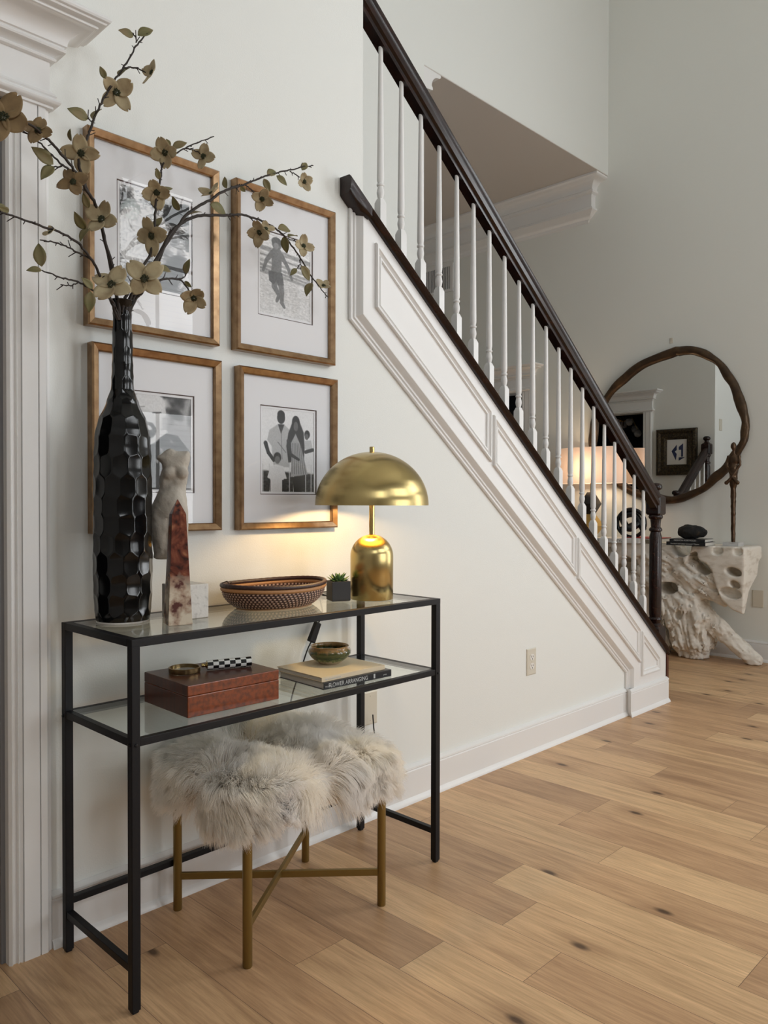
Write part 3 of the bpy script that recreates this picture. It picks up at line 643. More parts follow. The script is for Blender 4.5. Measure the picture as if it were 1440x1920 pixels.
# print 4: couple with two children
p4 = Print(.205, .252, 170, .72); p4.p([(0, 0), (1, 0), (1, .22), (0, .25)], .14, .02).n(30, .25, (1, 2), 5); p4.p([(0, .26), (1, .24), (1, 1.1), (0, 1.1)], .88, .02)
for x in (.02, .14, .52, .60, .84, .95): p4.l([(x, -.1), (x, .33)], .008, .8)
p4.p([(.10, .62), (.14, .74), (.28, .81), (.42, .82), (.52, .76), (.56, .60), (.52, .30), (.22, .30), (.18, .55)], .68, .015).p([(.30, .82), (.36, .70), (.42, .82)], .16)
p4.l([(.07, .58), (.12, .47), (.22, .38)], [.035, .030, .028], .12).e(.36, .90, .075, .075, .10).e(.36, .94, .070, .05, .06).l([(.30, .60), (.45, .48)], .006, .40).l([(.36, .78), (.38, .40)], .004, .38)
p4.p([(.50, .36), (.46, .56), (.50, .72), (.60, .90), (.70, .90), (.80, .74), (.82, .55), (.80, .38)], .16, .02).e(.645, .86, .075, .08, .07).e(.645, .81, .045, .060, .36).p([(.55, .60), (.64, .72), (.74, .58), (.88, .22), (.54, .18), (.56, .45)], .62, .015)
for i in range(7): p4.l([(.58+.03*i, .60), (.57+.045*i, .22)], .004, .30)
p4.l([(.50, .62), (.54, .46), (.70, .40)], [.035, .028, .02], .20).p([(.58, .18), (.82, .20), (.74, -.1), (.62, -.1)], .05).e(.87, .72, .055, .052, .12).e(.86, .69, .038, .038, .34).p([(.82, .64), (.95, .65), (.98, .55), (.93, .50), (.82, .54)], .72).l([(.84, .50), (.98, .53)], .028, .22)
p4.p([(.10, .17), (.16, .30), (.26, .33), (.40, .31), (.47, .16), (.38, .14), (.38, -.1), (.16, -.1), (.16, .14)], .84, .012).e(.29, .415, .072, .062, .12).e(.29, .385, .050, .048, .38).l([(.13, .14), (.12, .02)], .022, .14).l([(.43, .14), (.43, .02)], .022, .14).n(70, .05, (1, 1), 3)
picture(.077, .463, 1.533, 2.027, (.170, .375, 1.661, 1.913), p1, 'upper left bronze frame with dark monochrome picture behind flowering branches')
picture(.519, .905, 1.533, 2.027, (.616, .812, 1.660, 1.900), p2, 'upper right bronze frame, photo of a child running on a beach')
picture(.087, .470, 1.010, 1.492, (.180, .380, 1.124, 1.376), p3, 'lower left bronze frame, close photo of a laughing toddler behind black vase')
picture(.530, .915, 1.008, 1.488, (.624, .828, 1.122, 1.374), p4, 'lower right bronze frame, group photo of a couple with two children')

# ------------------------------------------------------------------ console table
L, D, H, T = 1.004, .347, .80, .020
yb, yf = -.044, -.391; zs, zl = .587, .1026
tb = empty('console_table', 'narrow black metal console table with clear glass top and glass shelf', 'table', (L/2, (yb+yf)/2, 0))
def tp(mb, name, m, **k):
    o = mb.build(name, m, **k); o.parent = tb; o.matrix_parent_inverse = Matrix.Translation((-L/2, -(yb+yf)/2, 0)); return o
for x in (0, L-T):
    for y in (yf, yb-T):
        tp(MB().box((x, y, .006), (x+T, y+T, H-.016)), 'leg', M['black'], bevel=.0015)
        tp(MB().box((x+.002, y+.002, 0), (x+T-.002, y+T-.002, .008)), 'foot_cap', M['black'], bevel=.003)
hb = .017
tp(MB().box((0, yf, H-hb), (L, yf+T, H)).box((0, yb-T, H-hb), (L, yb, H)).box((0, yf+T, H-hb), (T, yb-T, H)).box((L-T, yf+T, H-hb), (L, yb-T, H)), 'top_frame', M['black'], bevel=.0012)
tp(MB().box((T, yf+.002, zs-hb), (L-T, yf+T-.002, zs)).box((T, yb-T+.002, zs-hb), (L-T, yb-.002, zs)).box((.002, yf+T, zs-hb), (T-.002, yb-T, zs)).box((L-T+.002, yf+T, zs-hb), (L-.002, yb-T, zs)), 'shelf_frame', M['black'], bevel=.0012)
tp(MB().box((.002, yf+T, zl-hb), (T-.002, yb-T, zl)), 'side_rail', M['black'], bevel=.0012)
tp(MB().box((L-T+.002, yf+T, zl-hb), (L-.002, yb-T, zl)), 'side_rail', M['black'], bevel=.0012)
tp(MB().box((T, yb-T+.002, zl-hb+.03), (L-T, yb-.002, zl+.03)), 'back_rail', M['black'], bevel=.0012)
def pane(z, nm):
    mb = MB(); a, b, c, d = .012, L-.012, yf+.012, yb-.012
    mb.box((a, c, z-.0055), (b, d, z+.0000)); o = tp(mb, nm, M['glass'])
pane(H-.0005, 'glass_top'); pane(zs-.0005, 'glass_shelf')
for (x, y) in ((T/2, yf), (L-T/2, yf)):
    for z in (zs-.012,): tp(MB().lathe([(.0035, 0), (.0035, .002), (.002, .003)], 12, (0, 0, 0)), 'bolt', M['black']).matrix_parent_inverse = Matrix.Translation((-L/2+x, -(yb+yf)/2+y, z)) @ Matrix.Rotation(math.pi/2, 4, 'X')
for (x, y) in ((0, yf+T/2), (0, yb-T/2)):
    tp(MB().lathe([(.004, 0), (.004, .002), (.002, .0035)], 12), 'bolt', M['black']).matrix_parent_inverse = Matrix.Translation((-L/2+x, -(yb+yf)/2+y, zs-.012)) @ Matrix.Rotation(-math.pi/2, 4, 'Y')

# ------------------------------------------------------------------ things on the table top (z = H)
# black vase with hammered dimples
vx, vy = .115, -.131
def make_vase():
    k = 1.907/1467
    pr = [(567, 24), (572, 22), (580, 18), (600, 18.5), (640, 19.5), (700, 20.5), (735, 23), (760, 31), (785, 42), (810, 49), (850, 51.5), (920, 53), (1000, 54), (1080, 53.5), (1130, 52), (1158, 50), (1167, 47)]
    zz = np.array([1.5785-(y-567)*(.7785/601) for y, r in pr])[::-1]; rr = np.array([r*k for y, r in pr])[::-1]; zz[0] = .8005
    nz, ns = 560, 220; Z = np.linspace(.8005, 1.578, nz); Rb = np.interp(Z, zz, rr)
    for _ in range(8): Rb[1:-1] = (Rb[:-2]+2*Rb[1:-1]+Rb[2:])/4
    th = np.linspace(0, 2*np.pi, ns, endpoint=False); TH, ZZ = np.meshgrid(th, Z); RB = np.repeat(Rb[:, None], ns, 1)
    # lattice of dimples: rows every .026, 12 around on the body, 7 on the neck
    def dim(n, hrow, w_):
        best = np.full(TH.shape, 9.); fz = .66
        row0 = np.floor((ZZ-.80)/hrow)
        for dr in (-2, -1, 0, 1, 2, 3):
            rw = row0+dr; off = (rw % 2)*.5+.20*np.sin(rw*2.3)
            cz = .80+(rw)*hrow+.003*np.sin(rw*5.1); u = TH/(2*np.pi)*n-off; du = (u-np.round(u))*2*np.pi/n*np.maximum(RB, .02); dz = (ZZ-cz)*fz
            for sgn in (0,):
                best = np.minimum(best, du**2+dz**2)
            for s in (-1, 1):
                du2 = (u-np.round(u)+s)*2*np.pi/n*np.maximum(RB, .02); best = np.minimum(best, du2**2+dz**2)
        return best
    body = dim(12, .0470, 1); neck = dim(6, .038, 1)
    wn = np.clip((ZZ-1.33)/.03, 0, 1); d2 = body*(1-wn)+neck*wn
    amp = np.clip((ZZ-.805)/.03, 0, 1)*np.clip((1.567-ZZ)/.012, 0, 1)
    dm = -np.clip(.0034-d2*9, 0, 1)*amp*(1.0-.2*wn)
    Rr = RB+dm
    V = np.stack([Rr*np.cos(TH), Rr*np.sin(TH), ZZ-.80], -1)
    mb = MB(); rings_ = [[tuple(p) for p in row] for row in V]
    # inner lip
    for r, z in ((.027, .7785), (.022, .778), (.019, .770), (.018, .70)): rings_.append([(r*math.cos(t), r*math.sin(t), z) for t in th])
    mb.rings(rings_); return mb
vase = empty('vase', 'tall black bottle vase with hammered dimples, holding flowering branches', 'vase', (vx, vy, H))
make_vase().build('vase_body', M['vase'], vase, smooth=180)
MB().lathe([(.060, 0), (.0625, .0), (.0625, .004), (.06, .006)], 48).build('foot_ring', M['travertine'], vase)

# flowering branches
def petal(mb, c, n, up, length, width, cup, rnd, mi=0):
    """one bract: starts at c, heads along 'up', normal n"""
    n = Vector(n).normalized(); up = Vector(up).normalized(); sd = up.cross(n).normalized(); N_, K = 9, 6; V = []; Fq = []
    for i in range(N_):
        t = i/(N_-1); w_ = width*(math.sin(math.pi*min(t*.80+.10, 1)**.85))**.8*(1 if t < .97 else .7)
        for j in range(K+1):
            s = j/K*2-1
            notch = -.10*length*max(0, 1-abs(s)*2.2)*(t > .95)
            lift = cup*length*(t**1.6)*.55-.18*length*t**3*rnd[0]+.10*width*(abs(s)**1.5)*(1.3-t)+.06*length*math.sin(3*t+rnd[1]*6)*s
            p = Vector(c)+up*(t*length*(1-.12*abs(cup))+notch)+sd*(s*w_*.5)+n*lift; V.append(tuple(p))
    for i in range(N_-1):
        for j in range(K): Fq.append((i*(K+1)+j, i*(K+1)+j+1, (i+1)*(K+1)+j+1, (i+1)*(K+1)+j))
    mb.add(V, Fq, mi=mi)
def flower(parent, c, n, size, R_, dark=False, cup=None):
    n = Vector(n).normalized(); a = n.cross(Vector((.3, .2, 1))).normalized(); b = n.cross(a); mb = MB(); rot = R_.uniform(0, 6.28); cup = R_.uniform(.05, .7) if cup is None else cup
    for k in range(4):
        t = rot+k*math.pi/2+R_.uniform(-.15, .15); up = a*math.cos(t)+b*math.sin(t)
        petal(mb, c+up*size*.05, n, up, size*R_.uniform(.85, 1.08), size*R_.uniform(.72, .9), cup+R_.uniform(-.1, .25), (R_.random(), R_.random()))
    o = mb.build('flower', M['petal_dark'] if dark else M['petal'], parent, smooth=180)
    sm = o.modifiers.new('thick', 'SOLIDIFY'); sm.thickness = .0004
    mb = MB()
    for k in range(26):
        r = size*.19*math.sqrt((k+.5)/26); t = k*2.4; p = c+a*r*math.cos(t)+b*r*math.sin(t)+n*(size*.05+size*.07*(1-(r/(size*.20))**2))
        mb.lathe([(.0004, -.0018), (.0016, -.0008), (.0016, .0008), (.0004, .0018)], 6, tuple(p), mi=0)
    mb.build('flower_centre', M['seed'], o)
def leaf(parent, c, d, n, length, R_):
    d = Vector(d).normalized(); n = Vector(n); n = (n-d*n.dot(d)).normalized(); mb = MB(); sd = d.cross(n); N_, K = 9, 4; V = []; Fq = []
    for i in range(N_):
        t = i/(N_-1); w_ = length*.52*math.sin(math.pi*t**.85)**.9+.0005
        for j in range(K+1):
            s = j/K*2-1; V.append(tuple(c+d*t*length+sd*s*w_*.5+n*(abs(s)*w_*.18-length*.18*t*t*R_.uniform(.9, 1.1))))
    for i in range(N_-1):
        for j in range(K): Fq.append((i*(K+1)+j, i*(K+1)+j+1, (i+1)*(K+1)+j+1, (i+1)*(K+1)+j))
    mb.add(V, Fq); o = mb.build('leaf', M['leaf'], parent, smooth=180); sm = o.modifiers.new('thick', 'SOLIDIFY'); sm.thickness = .0004
Z1 = lambda q: (q[0]/3, q[1]/3)
Z2 = lambda q: (400+q[0]*.28125, 200+q[1]*.28125)
TOC = Vector((-.68, -.72, .12))
def clampy(p): return Vector((p[0], min(p[1], -.036), p[2]))
def branch(label, paths, flowers, leaves, seed):
    """paths: (points, y at each point, thickness); flowers: (px, py, y, radius px, facing(dx,dy), dark)"""
    R_ = random.Random(seed); root = empty('flowering_branch', label, 'branch', (vx, vy, 1.56), group='silk dogwood branches in the black vase')
    root['label'] = label; off = Vector((vx, vy, 1.56)); mb = MB()
    for pts, ys, th in paths:
        P = [clampy(at(1, y, *p))-off for p, y in zip(pts, ys)]; Q = [Vector(q) for q in spline(P, 7)]; n = len(Q)
        Q = [q+Vector([R_.uniform(-.0012, .0012) for _ in range(3)]) if 0 < i < n-1 else q for i, q in enumerate(Q)]
        mb.tube(Q, [1.22*th[0]+(1.25*th[1]-1.22*th[0])*i/(n-1)*1+R_.uniform(0, .0004) for i in range(n)], 7)
        for i in range(3, n-1, 3):     # buds and short twigs
            if R_.random() < .75:
                d = (Q[i]-Q[i-1]).normalized(); sd = Vector([R_.uniform(-1, 1) for _ in range(3)]); sd = (sd-d*sd.dot(d)).normalized(); ln = R_.uniform(.004, .016)
                e_ = clampy(Q[i]+off+(d*.8+sd)*ln)-off
                mb.tube([Q[i], (Q[i]+e_)/2, e_], [.0013, .0011, .0010], 5)
    mb.build('stem', M['stem'], root, smooth=60)
    for f in flowers:
        px, py, y, r, face = f[:5]; dark = len(f) > 5 and f[5]; c = clampy(at(1, y, px, py)); dist = float((np.array(c)-CAM)@FF); size = 1.13*r*dist/FPX
        n = TOC+Vector(RR.tolist())*face[0]+Vector((0, 0, 1))*face[1]
        c = Vector((c.x, min(c.y, -.045-size*.35), c.z)); flower(root, c-off, n, size, R_, dark, f[6] if len(f) > 6 else None)
    for l in leaves:
        px, py, y, qx, qy = l[:5]; c = clampy(at(1, y, px, py)); e_ = clampy(at(1, y-R_.uniform(-.01, .02), qx, qy)); d = e_-c
        leaf(root, c-off, d, TOC+Vector([R_.uniform(-.5, .5) for _ in range(3)]), d.length, R_)
def z1s(*q): return [Z1(p) for p in q]
def z2s(*q): return [Z2(p) for p in q]
mo = (226, 600)
branch('tallest dogwood branch, rising above the frames to a leafy tip', [
    ([mo]+z1s((660, 1690), (640, 1530), (590, 1350), (550, 1180), (490, 1070), (445, 930), (450, 850), (490, 780), (520, 690), (570, 580), (620, 490), (700, 370), (765, 260), (825, 185)), [-.146, -.146, -.15, -.16, -.16, -.16, -.17, -.17, -.17, -.17, -.17, -.17, -.17, -.17, -.17], (.0036, .0013)),
    (z1s((690, 385), (750, 380), (820, 408)), [-.17, -.17, -.18], (.0014, .001)), (z1s((765, 240), (765, 215), (745, 185)), [-.17]*3, (.0012, .0009)), (z1s((520, 690), (500, 670), (470, 640)), [-.17]*3, (.0012, .0009))],
    [(*Z1((655, 520)), -.17, 31, (.35, -.55)), (*Z1((855, 410)), -.18, 22, (-.9, .1)), (*Z1((458, 862)), -.18, 31, (.0, -.6)), (*Z1((573, 1235)), -.18, 33, (-.15, .1))],
    [(*Z1(a), -.17, *Z1(b)) for a, b in (((750, 205), (675, 165)), ((775, 200), (862, 155)), ((595, 445), (562, 372)), ((670, 430), (718, 365)), ((495, 670), (390, 607)), ((520, 670), (560, 597)), ((400, 795), (385, 728)), ((480, 1290), (415, 1200)), ((505, 1280), (440, 1340)), ((500, 1170), (465, 1090)))], 1)
branch('dogwood branch reaching to the far left over the door casing, with large brown flower', [
    ([(228, 600)]+z1s((650, 1640), (600, 1400), (545, 1170), (480, 1060), (415, 955), (330, 850), (250, 765), (170, 700), (100, 660), (20, 650)), [-.146, -.146, -.15, -.17, -.19, -.20, -.22, -.24, -.26, -.30, -.34], (.0034, .0016)),
    (z1s((385, 950), (330, 910), (240, 820), (180, 765), (130, 740)), [-.20, -.21, -.22, -.23, -.23], (.0018, .001)), (z1s((350, 935), (300, 940), (270, 935)), [-.2]*3, (.0012, .0009))],
    [(*Z1((22, 660)), -.34, 44, (.2, -.1), True), (*Z1((213, 735)), -.24, 28, (.1, .1), True), (*Z1((413, 1025)), -.20, 27, (-.1, 0), True)],
    [(*Z1(a), -.21, *Z1(b)) for a, b in (((300, 925), (185, 825)), ((300, 935), (230, 995)))], 2)
branch('dogwood branch arching low to the left edge', [
    ([(222, 600)]+z1s((625, 1690), (575, 1580), (520, 1470), (440, 1370), (330, 1305), (200, 1260), (70, 1215), (0, 1190)), [-.146, -.15, -.17, -.19, -.21, -.22, -.24, -.26, -.27], (.003, .0013)),
    (z1s((500, 1450), (420, 1410), (330, 1370), (225, 1350)), [-.19, -.2, -.21, -.22], (.0018, .001))],
    [(*Z1((630, 1602)), -.20, 37, (0, .25)), (*Z1((282, 1310)), -.22, 13, (-.5, .6), False, .8)],
    [(*Z1(a), -.23, *Z1(b)) for a, b in (((40, 1195), (-25, 1140)), ((50, 1190), (0, 1170)))], 3)
branch('short dogwood branch with two leaves pointing low left beside the door casing', [
    ([(225, 600)]+z1s((635, 1700), (590, 1665), (530, 1635), (440, 1585), (340, 1560), (235, 1520)), [-.146, -.15, -.17, -.18, -.19, -.2, -.21], (.0026, .001)),
    (z1s((440, 1590), (400, 1605), (340, 1602)), [-.19]*3, (.0012, .0008))], [],
    [(*Z1(a), -.2, *Z1(b)) for a, b in (((235, 1500), (212, 1363)), ((235, 1520), (150, 1512)), ((520, 1625), (465, 1560)), ((510, 1640), (500, 1755)))], 4)
branch('upright dogwood branch between the two left frames and its pointed tip', [
    ([(229, 600)]+z1s((700, 1690), (760, 1560), (840, 1440), (865, 1310), (875, 1190), (880, 1100), (905, 1000), (912, 935), (945, 890), (1010, 850), (1090, 810), (1203, 768)), [-.146, -.15, -.15, -.15, -.15, -.14, -.13, -.12, -.12, -.12, -.12, -.12, -.12], (.0032, .0010)),
    (z1s((1045, 835), (1090, 845), (1130, 862)), [-.12]*3, (.0012, .0009))],
    [(*Z1((855, 1325)), -.16, 32, (-.5, -.5)), (*Z1((882, 1082)), -.14, 27, (.1, -.9), False, .6), (*Z1((930, 858)), -.13, 27, (-.2, -.7), False, .6), (*Z1((1146, 880)), -.13, 22, (-.3, -.2))],
    [(*Z1(a), -.13, *Z1(b)) for a, b in (((970, 835), (1050, 792)), ((960, 820), (935, 780)), ((895, 1010), (880, 945)), ((915, 1080), (970, 1045)), ((870, 1290), (905, 1210)))], 5)
branch('long dogwood branch running right across the frame tops', [
    ([(231, 600)]+z1s((725, 1690), (800, 1580), (880, 1470), (960, 1330), (1060, 1200), (1180, 1125), (1270, 1070), (1340, 1045))+z2s((0, 640), (60, 590), (150, 540), (240, 505), (330, 470), (430, 440), (530, 420), (600, 400), (665, 393))[2:], [-.146, -.15, -.15, -.15, -.15, -.15, -.14, -.13, -.12, -.12, -.12, -.12, -.12, -.12, -.12, -.12], (.0040, .0010)),
    (z2s((205, 520), (245, 545), (275, 580)), [-.12]*3, (.0012, .0009)), (z2s((510, 430), (545, 450), (575, 470)), [-.12]*3, (.0012, .0009))],
    [(*Z1((815, 1570)), -.20, 37, (.05, 0)), (*Z1((1190, 1090)), -.13, 22, (-.4, .9), False, .8), (*Z2((325, 615)), -.13, 21, (.1, -.9), False, .8), (*Z2((605, 500)), -.13, 17, (.6, -.5), False, .8)],
    [(*Z1(a), -.13, *Z1(b)) for a, b in (((1275, 1060), (1255, 990)), ((1180, 1150), (1285, 1200)), ((1060, 1210), (1130, 1180)), ((1010, 1185), (965, 1108)))]+[(*Z2(a), -.12, *Z2(b)) for a, b in (((360, 460), (420, 415)), ((420, 460), (495, 520)), ((335, 480), (380, 565)), ((590, 425), (625, 365)), ((180, 530), (215, 572)))], 6)
branch('drooping dogwood branch hanging down over the beach picture', [
    ([(233, 600)]+z1s((745, 1690), (830, 1560), (900, 1420), (980, 1290), (1080, 1225), (1190, 1210), (1290, 1212))+z2s((110, 722), (190, 720), (300, 752), (380, 790), (460, 850), (540, 950), (600, 1040), (660, 1140), (730, 1230), (765, 1272)), [-.146, -.15, -.15, -.15, -.15, -.15, -.15, -.14, -.14, -.14, -.13, -.13, -.13, -.13, -.12, -.12, -.12, -.12], (.0040, .0010)),
    (z2s((240, 735), (270, 770), (290, 805)), [-.13]*3, (.0013, .0009)), (z2s((490, 880), (530, 890), (560, 905)), [-.13]*3, (.0012, .0009)), (z2s((575, 990), (578, 1050), (555, 1080)), [-.12]*3, (.0012, .0009)), (z2s((578, 1050), (600, 1085)), [-.12]*2, (.0012, .0009)), (z2s((655, 1140), (658, 1170), (640, 1210), (615, 1250)), [-.12]*4, (.0012, .0008))],
    [(*Z2((310, 838)), -.14, 23, (-.5, -.9), False, .85), (*Z2((350, 815)), -.14, 16, (.5, .4), False, .5), (*Z2((600, 930)), -.13, 19, (.6, -.1)), (*Z2((735, 1195)), -.12, 15, (.2, .5), False, .7)],
    [(*Z2(a), -.13, *Z2(b)) for a, b in (((430, 815), (525, 812)), ((475, 860), (485, 980)), ((500, 870), (560, 845)), ((556, 1080), (515, 1120)), ((585, 1060), (650, 1160)), ((655, 1175), (615, 1250)))], 7)
branch('low dogwood branch bending right to a bell shaped flower', [
    ([(235, 600)]+z1s((760, 1690), (800, 1640), (815, 1590), (870, 1585), (940, 1568), (1010, 1572), (1040, 1600), (1068, 1648)), [-.146, -.15, -.16, -.17, -.16, -.15, -.14, -.14, -.14], (.0030, .0012)),
    (z1s((1000, 1570), (1035, 1560), (1050, 1530)), [-.14]*3, (.0012, .0009)), (z1s((890, 1490), (930, 1380), (960, 1290)), [-.15]*3, (.0018, .0012))],
    [(*Z1((1090, 1675)), -.14, 27, (.1, -1.0), False, .85)],
    [(*Z1(a), -.14, *Z1(b)) for a, b in (((1045, 1545), (1058, 1455)), ((1040, 1580), (1075, 1618)), ((890, 1500), (965, 1525)))], 8)

# marble obelisk
def obelisk():
    m = mat('veined_red_onyx', (.12, .03, .018), .22, coat=.3); nt = m.node_tree; b = nt.nodes['Principled BSDF']; Lk = nt.links
    tc = nd(nt, 'ShaderNodeTexCoord'); n = nd(nt, 'ShaderNodeTexNoise'); n.inputs['Scale'].default_value = 16; n.inputs['Detail'].default_value = 8; n.inputs['Distortion'].default_value = 2.6; Lk.new(tc.outputs['Object'], n.inputs[0])
    r = nd(nt, 'ShaderNodeValToRGB'); e = r.color_ramp.elements; e[0].position = .38; e[0].color = (.035, .009, .006, 1); e[1].position = .70; e[1].color = (.42, .20, .10, 1); q = e.new(.48); q.color = (.13, .032, .018, 1); q = e.new(.58); q.color = (.21, .065, .034, 1); Lk.new(n.outputs['Fac'], r.inputs[0])
    n2 = nd(nt, 'ShaderNodeTexNoise'); n2.inputs['Scale'].default_value = 28; n2.inputs['Detail'].default_value = 6; Lk.new(tc.outputs['Object'], n2.inputs[0])
    r2 = nd(nt, 'ShaderNodeValToRGB'); e = r2.color_ramp.elements; e[0].position = .38; e[0].color = (.10, .035, .03, 1); e[1].position = .56; e[1].color = (.66, .58, .46, 1); q = e.new(.45); q.color = (.42, .30, .22, 1); Lk.new(n2.outputs['Fac'], r2.inputs[0])
    s = nd(nt, 'ShaderNodeSeparateXYZ'); Lk.new(tc.outputs['Object'], s.inputs[0]); ma = nd(nt, 'ShaderNodeMath', operation='MULTIPLY_ADD'); ma.inputs[1].default_value = .16; Lk.new(n2.outputs['Fac'], ma.inputs[0]); Lk.new(s.outputs['Z'], ma.inputs[2])
    mr = nd(nt, 'ShaderNodeMapRange'); mr.inputs[1].default_value = .165; mr.inputs[2].default_value = .205; Lk.new(ma.outputs[0], mr.inputs[0])
    mx = nd(nt, 'ShaderNodeMix', data_type='RGBA'); Lk.new(mr.outputs[0], mx.inputs[0]); Lk.new(r2.outputs[0], mx.inputs[6]); Lk.new(r.outputs[0], mx.inputs[7]); Lk.new(mx.outputs[2], b.inputs['Base Color'])
    h = .262; a, c = .0285, .0165
    q = lambda s_, z: [(-s_, -s_, z), (s_, -s_, z), (s_, s_, z), (-s_, s_, z)]
    mb = MB().rings([q(a, 0), q(c, h), q(.0008, .297)])
    o = mb.build('obelisk', m, bevel=.0008, loc=(.187, -.262, H), rotz=math.radians(-18)); tag(o, 'veined red and cream stone obelisk standing in front of the torso', 'obelisk')
obelisk()

# torso sculpture on a stone block
def torso():
    root = empty('torso_sculpture', 'carved limestone female torso mounted above a pale stone cube', 'sculpture', (.2555, -.1825, H))
    MB().box((-.0415, -.0415, 0), (.0415, .0415, .085)).build('stone_block', M['travertine'], root, bevel=.0015)
    MB().lathe([(.003, .084), (.003, .20)], 12).build('rod', M['bronze'], root)
    P = grid((-.062, -.042, -.012), (.062, .046, .295), .0024); x, z = P[..., 0], P[..., 2]
    tu = lambda a: -(790-a)*.000288; tv = lambda b: (1262-b)*.000288
    out = [(728, 285), (760, 274), (790, 286), (815, 300), (870, 302), (915, 294), (932, 310), (934, 345), (926, 400), (912, 445), (919, 495), (908, 545), (898, 600), (893, 650), (905, 740), (915, 860), (917, 960), (908, 1100), (892, 1200), (860, 1262), (690, 1262), (640, 1255), (612, 1235), (618, 1200), (603, 1110), (582, 980), (578, 880), (600, 770), (640, 690), (668, 625), (664, 560), (668, 520), (692, 455), (688, 415), (660, 385), (640, 368), (648, 345), (690, 318)]
    q = P[:, 0, :]; d2 = -polysdf(q[..., 0], q[..., 2], [(tu(a), tv(b)) for a, b in out][::-1])
    TT = np.interp(q[..., 2], [0, .06, .13, .19, .24, .28], [.022, .028, .030, .019, .021, .012]); RRd = TT*1.15
    prof_ = TT*np.sqrt(np.clip(1-(1-np.clip(d2, 0, RRd)/RRd)**2, 0, 1)); prof_ = np.where(d2 < 0, d2, prof_)
    f = np.abs(P[..., 1])-prof_[:, None, :]
    def E(a, b, y, ru, ry, rz): return ellip(P, (tu(a), y, tv(b)), (ru, ry, rz))
    f = smin(f, E(768, 492, -.018, .0150, .0125, .0145), .007)    # breasts
    f = smin(f, E(876, 490, -.016, .0130, .0115, .0140), .007)
    f = smin(f, E(790, 750, -.020, .026, .010, .030), .02)
    f = smax(f, -capsule(P, (tu(770), -.030, tv(900)), (tu(735), -.032, tv(1250)), .003, .008), .01)
    f = f+.0022*(vnoise(P, 90, 2)-.5)+.003*(vnoise(P, 35, 5)-.5)
    f = np.maximum(f, .003-z)
    me = nets(f, (-.062, -.042, -.012), .0024, 'torso')
    o = link('torso', me, M['stone'], root, loc=(-.011, .035, .142), rotz=math.radians(-44))
torso()

